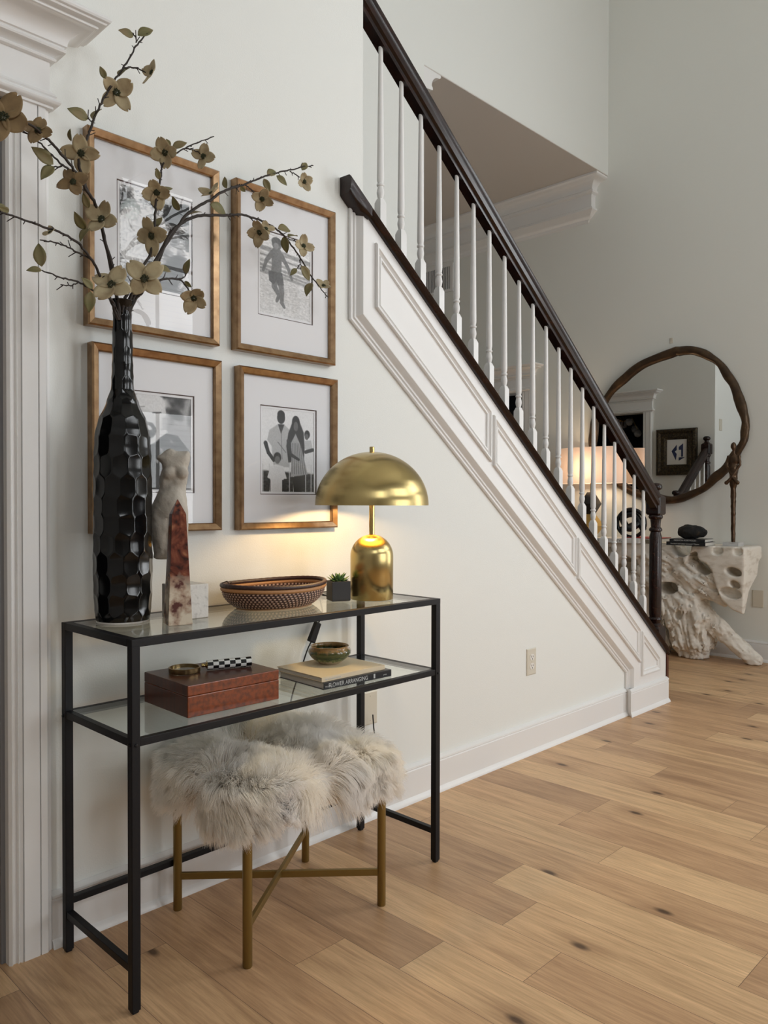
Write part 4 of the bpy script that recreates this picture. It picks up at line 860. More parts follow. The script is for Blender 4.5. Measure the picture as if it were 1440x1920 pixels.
# coiled basket
def basket():
    root = empty('coiled_basket', 'oval coiled basket with dark wrapped rim and stitched sides', 'basket', (.549, -.169, H), math.radians(2))
    m = mat('basket_stitch', (.10, .035, .018), .6); nt = m.node_tree; b = nt.nodes['Principled BSDF']; Lk = nt.links
    uv = nd(nt, 'ShaderNodeUVMap'); s = nd(nt, 'ShaderNodeSeparateXYZ'); Lk.new(uv.outputs[0], s.inputs[0])
    def saw(sock, k, ph=None):
        a = nd(nt, 'ShaderNodeMath', operation='MULTIPLY'); a.inputs[1].default_value = k; Lk.new(sock, a.inputs[0]); o_ = a.outputs[0]
        if ph is not None:
            c = nd(nt, 'ShaderNodeMath', operation='ADD'); Lk.new(o_, c.inputs[0]); Lk.new(ph, c.inputs[1]); o_ = c.outputs[0]
        f_ = nd(nt, 'ShaderNodeMath', operation='FRACT'); Lk.new(o_, f_.inputs[0]); return f_.outputs[0], o_
    v, vr = saw(s.outputs['Y'], 7); fl = nd(nt, 'ShaderNodeMath', operation='FLOOR'); Lk.new(vr, fl.inputs[0])
    hf = nd(nt, 'ShaderNodeMath', operation='MULTIPLY'); hf.inputs[1].default_value = .37; Lk.new(fl.outputs[0], hf.inputs[0]); u, _ = saw(s.outputs['X'], 74, hf.outputs[0])
    g = nd(nt, 'ShaderNodeMath', operation='GREATER_THAN'); g.inputs[1].default_value = .50; Lk.new(u, g.inputs[0])
    g2 = nd(nt, 'ShaderNodeMath', operation='GREATER_THAN'); g2.inputs[1].default_value = .30; Lk.new(v, g2.inputs[0]); g3 = nd(nt, 'ShaderNodeMath', operation='MULTIPLY'); Lk.new(g.outputs[0], g3.inputs[0]); Lk.new(g2.outputs[0], g3.inputs[1])
    mx = nd(nt, 'ShaderNodeMix', data_type='RGBA'); Lk.new(g3.outputs[0], mx.inputs[0]); mx.inputs[6].default_value = (.045, .014, .008, 1); mx.inputs[7].default_value = (.50, .33, .24, 1); Lk.new(mx.outputs[2], b.inputs['Base Color'])
    bp = nd(nt, 'ShaderNodeBump'); bp.inputs['Distance'].default_value = .002; bp.inputs['Strength'].default_value = .6; Lk.new(u, bp.inputs['Height']); Lk.new(bp.outputs[0], b.inputs['Normal'])
    rows = 7; pr = []
    zz0, zz1 = .003, .048
    for i in range(rows):
        t0 = i/rows; t1 = (i+1)/rows
        for k in range(6):
            t = t0+(t1-t0)*k/6; r = .74+.26*math.sin(t*math.pi/2)**.8; pr.append((r+.018*math.sin(math.pi*k/6), zz0+(zz1-zz0)*t))
    a_, b_ = .158, .112
    def wav(prof, mbx, inner=False):
        R = []
        for r, z in prof:
            R.append([(r*a_*math.cos(t)+0, r*b_*math.sin(t), z+.0015*math.cos(2*t)*max(0, z/.05)) for t in [2*math.pi*j/120 for j in range(120)]])
        return mbx.rings(R, caps=False, uv=True)
    wav(pr, MB()).build('side', m, root, smooth=180)
    MB().lathe([(1, 0), (1, .004), (.3, .005)], 96, sx=a_*.745, sy=b_*.745).build('bottom', M['basket_in'], root, smooth=40)
    wav([(.74, .006), (.86, .018), (.93, .034), (.955, .050)], MB()).build('lining', m, root, smooth=180)
    # rim coils
    def coil(scale, z, r, m_, nm):
        P = [(scale*a_*math.cos(t), scale*b_*math.sin(t), z+.0025*math.cos(2*t)) for t in [2*math.pi*j/140 for j in range(141)]]
        MB().tube(P, [r*(1+.05*math.sin(i*2.2)) for i in range(141)], 10, caps=False).build(nm, m_, root, smooth=180)
    coil(1.0, .0535, .0062, M['basket_tan'], 'tan_coil'); coil(1.01, .0635, .0062, M['basket_dark'], 'rim')
    MB().tube([(-.148, .035, .064), (-.155, .03, .074), (-.148, .02, .078), (-.152, .005, .072), (-.155, -.01, .078)], .0015, 6).build('loose_cord', M['basket_dark'], root)
M['basket_in'] = mat('basket_inside', (.33, .17, .075), .6, bump=(100, .4)); M['basket_tan'] = mat('tan_coil', (.42, .20, .075), .5, bump=(300, .4)); M['basket_dark'] = mat('dark_coil', (.035, .012, .010), .45, bump=(260, .6))
basket()

# succulent pot
sc = empty('succulent_pot', 'small charcoal cube planter with green succulent beside brass lamp', 'potted plant', (.757, -.205, H), math.radians(-24))
s_ = .0285
MB().rings([[(x*s, y*s, z) for x, y in ((-1, -1), (1, -1), (1, 1), (-1, 1))] for s, z in ((s_*.96, 0), (s_, .003), (s_, .058), (s_*.90, .058), (s_*.88, .048))]).build('pot', M['pot'], sc, bevel=.0008)
MB().lathe([(.024, .047), (.024, .050)], 4).build('soil', M['stem'], sc)
R_ = random.Random(5)
lv = MB()
for ring, (n, tilt, ln) in enumerate(((9, 18, .038), (8, 38, .034), (6, 58, .026), (4, 76, .018))):
    for k in range(n):
        a = 2*math.pi*k/n+ring*.5+R_.uniform(-.15, .15); t = math.radians(tilt+R_.uniform(-8, 8)); d = Vector((math.cos(a)*math.cos(t), math.sin(a)*math.cos(t), math.sin(t))); sd = Vector((-math.sin(a), math.cos(a), 0)); nn = sd.cross(d)
        R0 = []
        for i in range(7):
            q = i/6; w_ = .0062*math.sin(math.pi*min(.15+q*.85, 1))**.8+.0002; c = Vector((0, 0, .052))+d*ln*q+Vector((0, 0, .006*q*q))
            R0.append([tuple(c+sd*w_*math.cos(b)+nn*w_*.38*math.sin(b)) for b in [2*math.pi*j/8 for j in range(8)]])
        lv.rings(R0)
lv.build('succulent', M['succ'], sc, smooth=60)

# brass dome lamp
lp = at(2, H, 697, 1122.5); lx, ly = float(lp[0]), float(lp[1])
lamp = empty('table_lamp', 'brass mushroom lamp with domed shade, switched on', 'lamp', (lx, ly, H))
MB().lathe([(.063, 0), (.0645, .002), (.0645, .128), *[(.0645*math.cos(math.radians(t)), .128+.066*math.sin(math.radians(t))) for t in range(6, 90, 6)], (.009, .1945)], 96).build('base', M['brass'], lamp, smooth=60)
MB().lathe([(.0085, .190), (.0085, .435)], 32).build('stem', M['brassp'], lamp, smooth=60)
dr, dh, dz = .1705, .160, .2815
outer = [(dr*math.cos(math.radians(t)), dz+dh*math.sin(math.radians(t))) for t in range(0, 90, 3)]+[(.004, dz+dh)]
inner = [((dr-.0015)*math.cos(math.radians(t)), dz+(dh-.0015)*math.sin(math.radians(t))) for t in range(0, 90, 3)]+[(.004, dz+dh-.0015)]
MB().lathe(inner[::-1]+outer, 128, caps=False).build('dome_shade', M['brass'], lamp, smooth=60)
MB().lathe([(.0075, dz+dh-.002), (.0075, dz+dh+.014), (.006, dz+dh+.0155), (.0005, dz+dh+.0155)], 24).build('finial', M['brassp'], lamp, smooth=40)
MB().lathe([(.010, .335), (.018, .340), (.024, .352), (.022, .367), (.013, .382), (.0095, .39)], 24).build('bulb', M['bulb'], lamp, smooth=60)
ld = bpy.data.lights.new('lamp_bulb', 'POINT'); ld.energy = 9.5; ld.color = (1, .66, .30); ld.shadow_soft_size = .03; lo = bpy.data.objects.new('lamp_bulb', ld); COL.objects.link(lo); lo.location = (lx-.034, ly+.0, H+.335)
ld.shadow_soft_size = .02
# cord behind the table with its inline switch
def cordp(px, py, y=-.03): return tuple(at(1, y, px, py))
cord = empty('lamp_cord', 'black lamp cord with inline switch hanging behind the console table', 'cord', (lx, -.03, 0))
def cp(mb, nm, m, **k):
    o = mb.build(nm, m, **k); o.parent = cord; o.matrix_parent_inverse = Matrix.Translation((-lx, .03, 0)); return o
cp(MB().tube(spline([(lx, -.10, .806), (lx-.01, -.060, .806), (lx-.02, -.034, .795), cordp(605, 1150), cordp(597, 1168)], 5), .0022, 8), 'cable', M['black'], smooth=60)
a, b = Vector(cordp(596, 1167)), Vector(cordp(583, 1204))
d = (b-a).normalized(); sx = Vector((d.z, 0, -d.x)).normalized(); yy = Vector((0, 1, 0)); P = []
for q, w_ in ((a, .011), (b, .013)): P += [tuple(q-sx*w_-yy*.008), tuple(q+sx*w_-yy*.008), tuple(q+sx*w_+yy*.008), tuple(q-sx*w_+yy*.008)]
cp(MB().hexa(P), 'inline_switch', M['black'], bevel=.003)
cp(MB().tube(spline([cordp(583, 1204), cordp(575, 1222), cordp(562, 1262), cordp(551, 1292), cordp(541, 1335), cordp(530, 1400), cordp(560, 1480), cordp(700, 1475), cordp(699, 1340)], 6), .0022, 8), 'cable', M['black'], smooth=60)

# ------------------------------------------------------------------ things on the glass shelf (z = zs)
ZS = zs
bxr = empty('wooden_box', 'polished burl wood box with reddish brown lid on the glass shelf', 'box', (.174, -.326, ZS), math.radians(-1.5))
def wbox(z0, z1, mats, nm):
    mb = MB().box((0, 0, z0), (.262, .212, z1)); mb.mi = [0, 1 if nm == 'lid' else 0, 0, 0, 0, 1]; return mb.build(nm, mats, bxr, bevel=.002)
wbox(0, .050, [M['burl'], M['boxtop']], 'box_body'); wbox(.0506, .0755, [M['burl'], M['boxtop']], 'lid')
# magnifying glass
def zpt(px, py, z): return Vector(at(2, z, px, py))
ztop = ZS+.0755
mg = empty('magnifying_glass', 'brass magnifying glass with black and white checked handle on the wooden box', 'magnifying glass', tuple(zpt(356, 1262, ztop)))
o0 = zpt(356, 1262, ztop); M['rimbrass'] = mat('aged_brass', (.30, .21, .10), .28, 1); c_ = zpt(346, 1255, ztop+.007); h0 = zpt(388, 1247, ztop+.0135); h1 = zpt(470, 1240, ztop+.0135)
c_ = c_-o0; h0 = h0-o0; h1 = h1-o0
dirv = (h1-h0); dirv.z = 0; hl = min(dirv.length, .125); dirv.normalize(); h1 = h0+dirv*hl; c_ = h0-dirv*.056; c_.z = .008
def rot_to(o, c, d):
    o.location = c; o.rotation_euler = d.to_track_quat('Z', 'X').to_euler()
MB().rings([[(c_[0]+r*math.cos(2*math.pi*j/56), c_[1]+r*math.sin(2*math.pi*j/56), c_[2]+z) for j in range(56)] for r, z in ((.0355, -.006), (.0385, -.0065), (.0395, -.004), (.0390, .003), (.0395, .0055), (.0375, .0065), (.0355, .006), (.0355, -.006))], caps=False).build('rim', M['rimbrass'], mg, smooth=50)
MB().lathe([(.001, .003), (.018, .0022), (.035, 0), (.035, -.001), (.001, -.001)], 32, tuple(c_)).build('lens', M['glass'], mg, smooth=60)
o = MB().lathe([(.004, -.014), (.005, -.010), (.0035, -.006), (.006, -.002), (.0095, 0)], 20).build('ferrule', M['brassp'], mg, smooth=50); rot_to(o, h0, dirv)
def checks():
    m = mat('black_white_check', (.8, .8, .8), .25); nt = m.node_tree; b = nt.nodes['Principled BSDF']; uv = nd(nt, 'ShaderNodeUVMap'); mp = nd(nt, 'ShaderNodeMapping'); mp.inputs['Scale'].default_value = (8, 8, 1); mp.inputs['Location'].default_value = (.001, .001, .5); nt.links.new(uv.outputs[0], mp.inputs[0])
    c = nd(nt, 'ShaderNodeTexChecker'); c.inputs['Scale'].default_value = 1; c.inputs[1].default_value = (.008, .008, .008, 1); c.inputs[2].default_value = (.78, .77, .74, 1); nt.links.new(mp.outputs[0], c.inputs[0]); nt.links.new(c.outputs[0], b.inputs['Base Color']); return m
o = MB().rings([[(r*math.cos(2*math.pi*j/40), r*math.sin(2*math.pi*j/40), z) for j in range(40)] for r, z in [(.0118, 0), (.0128, hl)]], uv=True).build('handle', checks(), mg, smooth=40); rot_to(o, h0, dirv)
# books
def book(name, label, loc, rotz, wl, dp, th, cover, spine_txt=None, txtm=None, tsz=.012, parent=None, group=None, txtx=.01, sx=1):
    """spine along +x facing -y, pages towards +y"""
    b = empty(name, label, 'book', loc, rotz, group)
    c = .0018
    MB().box((0, 0, 0), (wl, dp, c)).box((0, 0, th-c), (wl, dp, th)).box((0, 0, c), (wl, c, th-c)).build('cover', cover, b, bevel=.0006)
    MB().box((.003, c, c), (wl-.003, dp-.003, th-c)).build('page_block', M['page'], b)
    if spine_txt: text(spine_txt, tsz, (txtx, -.0004, th*.5-tsz*.34), (math.pi/2, 0, 0), txtm or M['ink'], b, sx=sx)
    return b
b1 = book('book', 'black flower arranging book under the cream book on the glass shelf', (.578, -.344, ZS), math.radians(-2.5), .250, .205, .0195, M['blackcov'], 'FLOWER ARRANGING', None, .0165, group='books on the glass shelf', txtx=.016, sx=.86)
text('THE NEW', .005, (.004, -.0004, .006), (math.pi/2, 0, 0), M['ink'], b1)
text('press', .006, (.218, -.0004, .007), (math.pi/2, 0, 0), M['ink'], b1)
MB().box((.180, -.0008, .004), (.186, 0, .016)).build('spine_mark', M['ink'], b1)
b2 = book('book', 'cream covered book lying on the black book, under the green bowl', (.576, -.338, ZS+.0197), math.radians(-1.0), .238, .200, .0130, M['cream'], 'the decorated home', M['whitecov'], .007, group='books on the glass shelf', txtx=.012)
# green drip-glazed bowl
def bowl():
    m = mat('green_drip_glaze', (.05, .07, .02), .16, coat=.5); nt = m.node_tree; b = nt.nodes['Principled BSDF']; Lk = nt.links
    tc = nd(nt, 'ShaderNodeTexCoord'); s = nd(nt, 'ShaderNodeSeparateXYZ'); Lk.new(tc.outputs['Object'], s.inputs[0]); mp = nd(nt, 'ShaderNodeMapping'); mp.inputs['Scale'].default_value = (60, 60, 5); Lk.new(tc.outputs['Object'], mp.inputs[0]); n = nd(nt, 'ShaderNodeTexNoise'); n.inputs['Scale'].default_value = 1.6; Lk.new(mp.outputs[0], n.inputs[0])
    ma = nd(nt, 'ShaderNodeMath', operation='MULTIPLY_ADD'); ma.inputs[1].default_value = -.03; Lk.new(n.outputs['Fac'], ma.inputs[0]); Lk.new(s.outputs['Z'], ma.inputs[2])
    r = nd(nt, 'ShaderNodeValToRGB'); e = r.color_ramp.elements; mr = nd(nt, 'ShaderNodeMapRange'); mr.inputs[1].default_value = -.015; mr.inputs[2].default_value = .035; Lk.new(ma.outputs[0], mr.inputs[0]); Lk.new(mr.outputs[0], r.inputs[0])
    e[0].position = .16; e[0].color = (.40, .32, .20, 1); e[1].position = .95; e[1].color = (.30, .17, .06, 1); q = e.new(.25); q.color = (.16, .20, .07, 1); q = e.new(.42); q.color = (.025, .05, .012, 1); q = e.new(.72); q.color = (.05, .065, .02, 1); Lk.new(r.outputs[0], b.inputs['Base Color'])
    c = at(2, ZS+.033, 618, 1243); k = .0455/45*1.37
    pr = [(.028, 0), (.030, .001), (.040, .008), (.053, .018), (.0605, .028), (.063, .036), (.0605, .0425), (.055, .046), (.0545, .049), (.0565, .052), (.0545, .0525), (.052, .049), (.050, .044), (.056, .036), (.050, .022), (.035, .010), (.012, .006)]
    o = MB().lathe(pr, 72).build('bowl', m, smooth=60, loc=(c[0], c[1], ZS+.0328)); tag(o, 'green drip glazed ceramic bowl on top of the cream book', 'bowl')
    return c
bc = bowl()
o = MB().lathe([(.003, 0), (.024, .002), (.028, .010), (.02, .016), (.003, .017)], 24).build('glass_ornament', M['glassy'], smooth=60, loc=(bc[0], bc[1], ZS+.041)); tag(o, 'small clear glass ornament lying inside the green bowl', 'ornament')

# ------------------------------------------------------------------ wall plates
def outlet(x, z, blank, label):
    o = empty('wall_plate', label, 'outlet', (x, 0, z)); w_, h_ = .035, .0575
    q = lambda s, y: [(-w_+s, y, -h_+s), (w_-s, y, -h_+s), (w_-s, y, h_-s), (-w_+s, y, h_-s)]
    MB().rings([q(0, -.0005), q(0, -.003), q(.004, -.0055)]).build('plate', M['plate'], o)
    for s in ((-1, 1) if not blank else ()):
        c = s*.0195; pts = [(.0165*math.cos(math.radians(t)), max(-.0125, min(.0125, .0165*math.sin(math.radians(t))))) for t in range(0, 360, 12)]
        r = MB().prism([(a, c+b) for a, b in pts], -.0075, -.005, xz).build('socket', M['socket'], o)
        MB().box((-.0075, -.0079, c-.001), (-.0050, -.0074, c+.008)).box((.0050, -.0079, c-.001), (.0072, -.0074, c+.007)).build('slot', M['slot'], r)
        MB().lathe([(.0028, 0), (.0028, .0006)], 10, (0, 0, 0)).build('ground_hole', M['slot'], r).matrix_local = Matrix.Translation((0, -.0074, c-.0075)) @ Matrix.Rotation(math.pi/2, 4, 'X')
    for s in ((0,) if not blank else (-.042, .042)):
        MB().lathe([(.003, 0), (.002, .0012)], 10).build('screw', M['plate'], o).matrix_local = Matrix.Translation((0, -.0055, s)) @ Matrix.Rotation(math.pi/2, 4, 'X')
    return o
outlet(2.075, .397, False, 'ivory duplex outlet on the white wall below the stair panelling')
outlet(1.088, .380, True, 'blank ivory wall plate behind the console table leg')

# ------------------------------------------------------------------ fur stool
sx0, sy0, sr = .498, -.258, math.radians(-3.6)
stool = empty('fur_stool', 'stool with shaggy white fur seat and gold legs under the console', 'stool', (sx0, sy0, 0), sr)
LX, LY_ = .211, .173
for a in (-1, 1):
    for b in (-1, 1):
        MB().lathe([(.0105, 0), (.0115, .002), (.0115, .345)], 24, (a*LX, b*LY_, 0)).build('leg', M['leggold'], stool, smooth=50)
def bar(p, q, z, h, w_):
    p, q = Vector(p), Vector(q); d = (q-p).normalized(); n = Vector((-d.y, d.x))*w_/2
    return MB().hexa([(*(p-n), z), (*(q-n), z), (*(q+n), z), (*(p+n), z), (*(p-n), z+h), (*(q-n), z+h), (*(q+n), z+h), (*(p+n), z+h)])
bar((-LX, LY_), (LX, -LY_), .082, .018, .010).build('cross_bar', M['leggold'], stool, bevel=.001)
bar((-LX, -LY_), (LX, LY_), .086, .018, .010).build('cross_bar', M['leggold'], stool, bevel=.001)
def cushion():
    P = []
    hx, hy = .232, .192; n = 4.5; R = []
    for z, s in ((.325, .96), (.330, 1.0), (.36, 1.02), (.385, 1.0), (.400, .95), (.408, .80), (.411, .5), (.411, .05)):
        R.append([(hx*s*np.sign(math.cos(t))*abs(math.cos(t))**(2/n), hy*s*np.sign(math.sin(t))*abs(math.sin(t))**(2/n), z) for t in [2*math.pi*j/64 for j in range(64)]])
    MB().rings(R).build('cushion', M['furbase'], stool, smooth=60)
    # strands
    N = 80000; g = np.random.default_rng(11)
    per = g.random(N); side = g.random(N) < .56
    t = g.uniform(0, 2*np.pi, N); s = np.sqrt(g.random(N))
    cx = np.sign(np.cos(t))*np.abs(np.cos(t))**(2/n); cy = np.sign(np.sin(t))*np.abs(np.sin(t))**(2/n)
    root = np.zeros((N, 3)); nor = np.zeros((N, 3))
    root[:, 0] = np.where(side, hx*1.0*cx, hx*s*cx*.97); root[:, 1] = np.where(side, hy*1.0*cy, hy*s*cy*.97)
    zsd = g.uniform(.328, .405, N); root[:, 2] = np.where(side, zsd, .405)
    on = np.stack([cx/hx*abs(cx)**(n-2), cy/hy*abs(cy)**(n-2), 0*cx], 1); on /= np.linalg.norm(on, axis=1)[:, None]+1e-9
    up = np.array([0, 0, 1.]); k = np.clip((s-.8)/.2, 0, 1)[:, None]
    nor = np.where(side[:, None], on*.9+up*np.clip((zsd-.34)/.08, 0, 1)[:, None]*.8, up*(1-.5*k)+on*.6*k); nor /= np.linalg.norm(nor, axis=1)[:, None]
    Q = root.copy()
    fl = lambda sc, sd: np.stack([vnoise(Q, sc, sd+i)-.5 for i in range(3)], 1)
    flow = fl(8, 20)*1.6+fl(22, 40)*.7; lay = np.array([-.15, -.45, 0]); flow += lay
    flow -= nor*(flow*nor).sum(1)[:, None]
    length = g.uniform(.046, .074, N)*(.85+.35*vnoise(Q, 14, 77)); length = np.where(side, length*1.25, length)
    K = 7; pts = np.zeros((N, K, 3)); p = root.copy(); d = nor+flow*.35
    jit = g.normal(0, .13, (N, 3))
    for i in range(K):
        pts[:, i] = p; dd = d+flow*(.28*i)+jit*(.4+i*.22); dd[:, 2] -= np.where(side, .15*i, .09*i); dd /= np.linalg.norm(dd, axis=1)[:, None]; p = p+dd*(length/(K-1))[:, None]
        inn = (np.abs(p[:, 0]) < hx*.93) & (np.abs(p[:, 1]) < hy*.93); p[:, 2] = np.where(inn, np.maximum(p[:, 2], .4125+.0015*i), p[:, 2])
    from mathutils.kdtree import KDTree
    ng = 2600; kd = KDTree(ng); gi = g.choice(N, ng, replace=False)
    for a_, b_ in enumerate(gi): kd.insert(root[b_], a_)
    kd.balance(); near = np.array([gi[kd.find(root[i_])[1]] for i_ in range(N)])
    wt_ = (np.linspace(0, 1, K)**1.6*.45)[None, :, None]; off_ = (root-root[near])[:, None, :]
    pts = pts*(1-wt_)+(pts[near]+off_*.25)*wt_
    hc = bpy.data.hair_curves.new('fur_cover'); hc.add_curves([K]*N); hc.attributes['position'].data.foreach_set('vector', pts.ravel().astype(np.float32))
    ra = hc.attributes.get('radius') or hc.attributes.new('radius', 'FLOAT', 'POINT')
    rad = np.tile(np.array([.00055, .00055, .00050, .00044, .00036, .00025, .00006]), N); ra.data.foreach_set('value', rad.astype(np.float32))
    tn = hc.attributes.new('tone', 'FLOAT', 'CURVE'); tn.data.foreach_set('value', (vnoise(Q, 16, 91)*.7+g.random(N)*.3).astype(np.float32))
    o = bpy.data.objects.new('fur_cover', hc); COL.objects.link(o); hc.materials.append(M['fur']); o.parent = stool
M['furbase'] = mat('fur_hide', (.85, .82, .78), .9)
def fur_mat():
    m = bpy.data.materials.new('white_fur'); m.use_nodes = True; nt = m.node_tree; b = nt.nodes['Principled BSDF']; b.inputs['Roughness'].default_value = .55; b.inputs['Specular IOR Level'].default_value = .3
    a = nd(nt, 'ShaderNodeAttribute'); a.attribute_name = 'tone'; h = nd(nt, 'ShaderNodeHairInfo')
    r = nd(nt, 'ShaderNodeValToRGB'); e = r.color_ramp.elements; e[0].position = .25; e[0].color = (.96, .94, .92, 1); e[1].position = .75; e[1].color = (1, .965, .90, 1); nt.links.new(a.outputs['Fac'], r.inputs[0])
    mx = nd(nt, 'ShaderNodeMix', data_type='RGBA', blend_type='MULTIPLY'); mx.inputs[0].default_value = 1; r2 = nd(nt, 'ShaderNodeValToRGB'); e = r2.color_ramp.elements; e[0].color = (1, .98, .95, 1); e[1].position = .5; e[1].color = (1, 1, 1, 1); nt.links.new(h.outputs['Intercept'], r2.inputs[0])
    nt.links.new(r.outputs[0], mx.inputs[6]); nt.links.new(r2.outputs[0], mx.inputs[7]); nt.links.new(mx.outputs[2], b.inputs['Base Color'])
    t = nd(nt, 'ShaderNodeBsdfTranslucent'); ms = nd(nt, 'ShaderNodeMixShader'); ms.inputs[0].default_value = .6; nt.links.new(mx.outputs[2], t.inputs[0]); nt.links.new(b.outputs[0], ms.inputs[1]); nt.links.new(t.outputs[0], ms.inputs[2]); nt.links.new(ms.outputs[0], nt.nodes['Material Output'].inputs[0]); return m
M['fur'] = fur_mat()
cushion()

# ------------------------------------------------------------------ mirror wall: round mirror
def mirror():
    outer = [(.576, 2.232), (.837, 2.167), (1.02, 2.06), (1.145, 1.934), (1.235, 1.81), (1.274, 1.691), (1.285, 1.56), (1.258, 1.436), (1.17, 1.30), (1.027, 1.20), (.85, 1.115), (.641, 1.077), (.50, 1.10), (.36, 1.165), (.253, 1.248), (.165, 1.335), (.108, 1.43), (.062, 1.53), (.055, 1.648), (.080, 1.78), (.130, 1.912), (.20, 2.03), (.297, 2.135), (.42, 2.21)]
    P = spline([(a, b, 0) for a, b in outer]+[(*outer[0], 0)], 6)[:-1]
    c = np.array([.66, 1.655]); root = empty('round_mirror', 'large irregular round mirror with carved dark bronze frame on grey wall', 'mirror', (X0, c[0], c[1]))
    n = len(P); R = []; g = random.Random(4)
    wd = [.030+.004*math.sin(i*.23)+.003*math.sin(i*.61+1) for i in range(n)]
    for i in range(n):
        a = P[i][:2]-c; t = P[(i+1) % n][:2]-P[i-1][:2]; nrm = np.array([t[1], -t[0]]); nrm = nrm/np.linalg.norm(nrm)
        if nrm@a > 0: nrm = -nrm
        mid = a+nrm*wd[i]; ring = []
        for k in range(14):
            b = 2*math.pi*k/14; r1 = wd[i]*math.cos(b)*(1+.07*math.sin(i*.9+k*1.3)); q = mid-nrm*r1
            ring.append((-.024-.022*math.sin(b)*(1+.10*math.sin(i*.5+k)), q[0], q[1]))
        R.append(ring)
    R.append(R[0]); MB().rings(R, caps=False).build('mirror_frame', M['mirrorf'], root, smooth=180)
    q = [(-.016, *(P[i][:2]-c+(-(P[i][:2]-c))*.06)) for i in range(n)]
    MB().add(q, [tuple(range(n))]).build('mirror_glass', M['mirror'], root)
    return root
mirror()
# low hook above the mirror
# wall vent behind the railing
vt = empty('wall_vent', 'white slatted air vent high on the hall wall behind the balusters', 'vent', (X0, 2.90, 3.17))
q = lambda a, b, c, d, x0, x1: ((x0, a, b), (x1, c, d))
mb = MB()
for A, B in (((-.012, -.20, -.13), (-.001, .20, -.105)), ((-.012, -.20, .105), (-.001, .20, .13)), ((-.012, -.20, -.105), (-.001, -.17, .105)), ((-.012, .17, -.105), (-.001, .20, .105))): mb.box(A, B)
mb.build('vent_frame', M['trim'], vt)
MB().box((-.003, -.17, -.105), (-.001, .17, .105)).build('vent_opening', M['vent_dark'], vt)
mb = MB()
for i in range(17): mb.box((-.010, -.165+i*.0195, -.105), (-.004, -.158+i*.0195, .105))
mb.build('slats', M['trim'], vt)

# framed abstract picture on the hall wall, seen in the mirror
pf = empty('ornate_picture', 'small navy and white abstract in a wide dark ornate frame, seen in the mirror', 'picture frame', (XE, 1.52, 1.60))
a, b = .210, .235
prof = [(0, .001), (0, .030), (.01, .042), (.03, .045), (.05, .030), (.085, .034), (.10, .022), (.108, .012), (.108, .001)]
R = [[(y, s0*(a-d), s1*(b-d)) for d, y in prof] for s0, s1 in ((-1, -1), (1, -1), (1, 1), (-1, 1))]; R.append(R[0])
MB().rings(R, caps=False).build('frame', M['ornate'], pf)
MB().box((.001, -a+.1, -b+.1), (.010, a-.1, b-.1)).build('canvas', M['whitecov'], pf)
# abstract shapes, original generic composition
def shp(pts, nm='painted_shape'): return MB().prism(pts, .0102, .0110, lambda p, h: (h, p[0], p[1])).build(nm, M['navyink'], pf)
shp([(.055, .01), (-.0, .075), (-.0, .02), (.02, .005), (-.0, -.02), (.01, -.085)]); shp([(-.02, .05), (-.065, .085), (-.065, -.05), (-.045, -.05), (-.045, .02), (-.02, .02)]); shp([(-.02, -.055), (-.085, -.055), (-.02, -.09)])
# switch plate on the stairwell wall, seen in the mirror
o = MB().box((-.035, -.006, -.058), (.035, 0, .058)).build('switch_plate', M['plate'], bevel=.002, loc=(2.52, Y1, 1.86)); tag(o, 'cream light switch plate on bright stairwell wall, seen in the mirror', 'switch')
# chandelier of glass globes in the navy room, seen in the mirror
ch = empty('chandelier', 'clear glass chandelier in the navy room, glimpsed in the mirror', 'chandelier', (2.2, 2.35, 2.7))
MB().lathe([(.008, 0), (.008, -.75)], 10).build('rod', M['bronze'], ch)
for i in range(7):
    t = i*.9; g_ = (.16*math.cos(t), .16*math.sin(t), -.72-.06*(i % 3)); MB().lathe([(.004, -.045), (.032, -.032), (.045, 0), (.032, .032), (.004, .045)], 18, g_).build('globe', M['glassy'], ch, smooth=60)
    MB().tube([(0, 0, -.70), (g_[0]*.6, g_[1]*.6, -.66), (g_[0], g_[1], g_[2]+.045)], .004, 6).build('arm', M['brassp'], ch)

# clear glass pendant bulbs of the foyer, mirrored in the picture glass
for i_, (pxl, lab) in enumerate((((245, 392), 'clear glass pendant bulb on long cord, lower one mirrored in upper left picture'), ((317, 330), 'clear glass pendant bulb, higher one mirrored in upper left picture'))):
    p0 = at(1, -.0165, *pxl); dd_ = (p0-CAM); dd_[1] *= -1; dd_ = dd_/np.linalg.norm(dd_); pp = p0+dd_*2.6
    pb = empty('pendant_bulb', lab, 'pendant light', tuple(pp))
    MB().lathe([(.002, -.06), (.035, -.05), (.055, -.015), (.05, .02), (.025, .05), (.018, .07)], 28).build('glass_bulb', M['glass'], pb, smooth=60)
    MB().lathe([(.02, .065), (.02, .11), (.006, .12)], 20).build('socket', M['socket'], pb, smooth=40); MB().lathe([(.004, .115), (.004, ZC-pp[2])], 8).build('cord', M['socket'], pb)
o = MB().box((-.006, -.012, -.020), (0, .012, .020)).build('wall_hook', M['plate'], bevel=.003, loc=(X0, .62, 2.285)); tag(o, 'small clear adhesive hook on grey wall above the round mirror', 'hook')
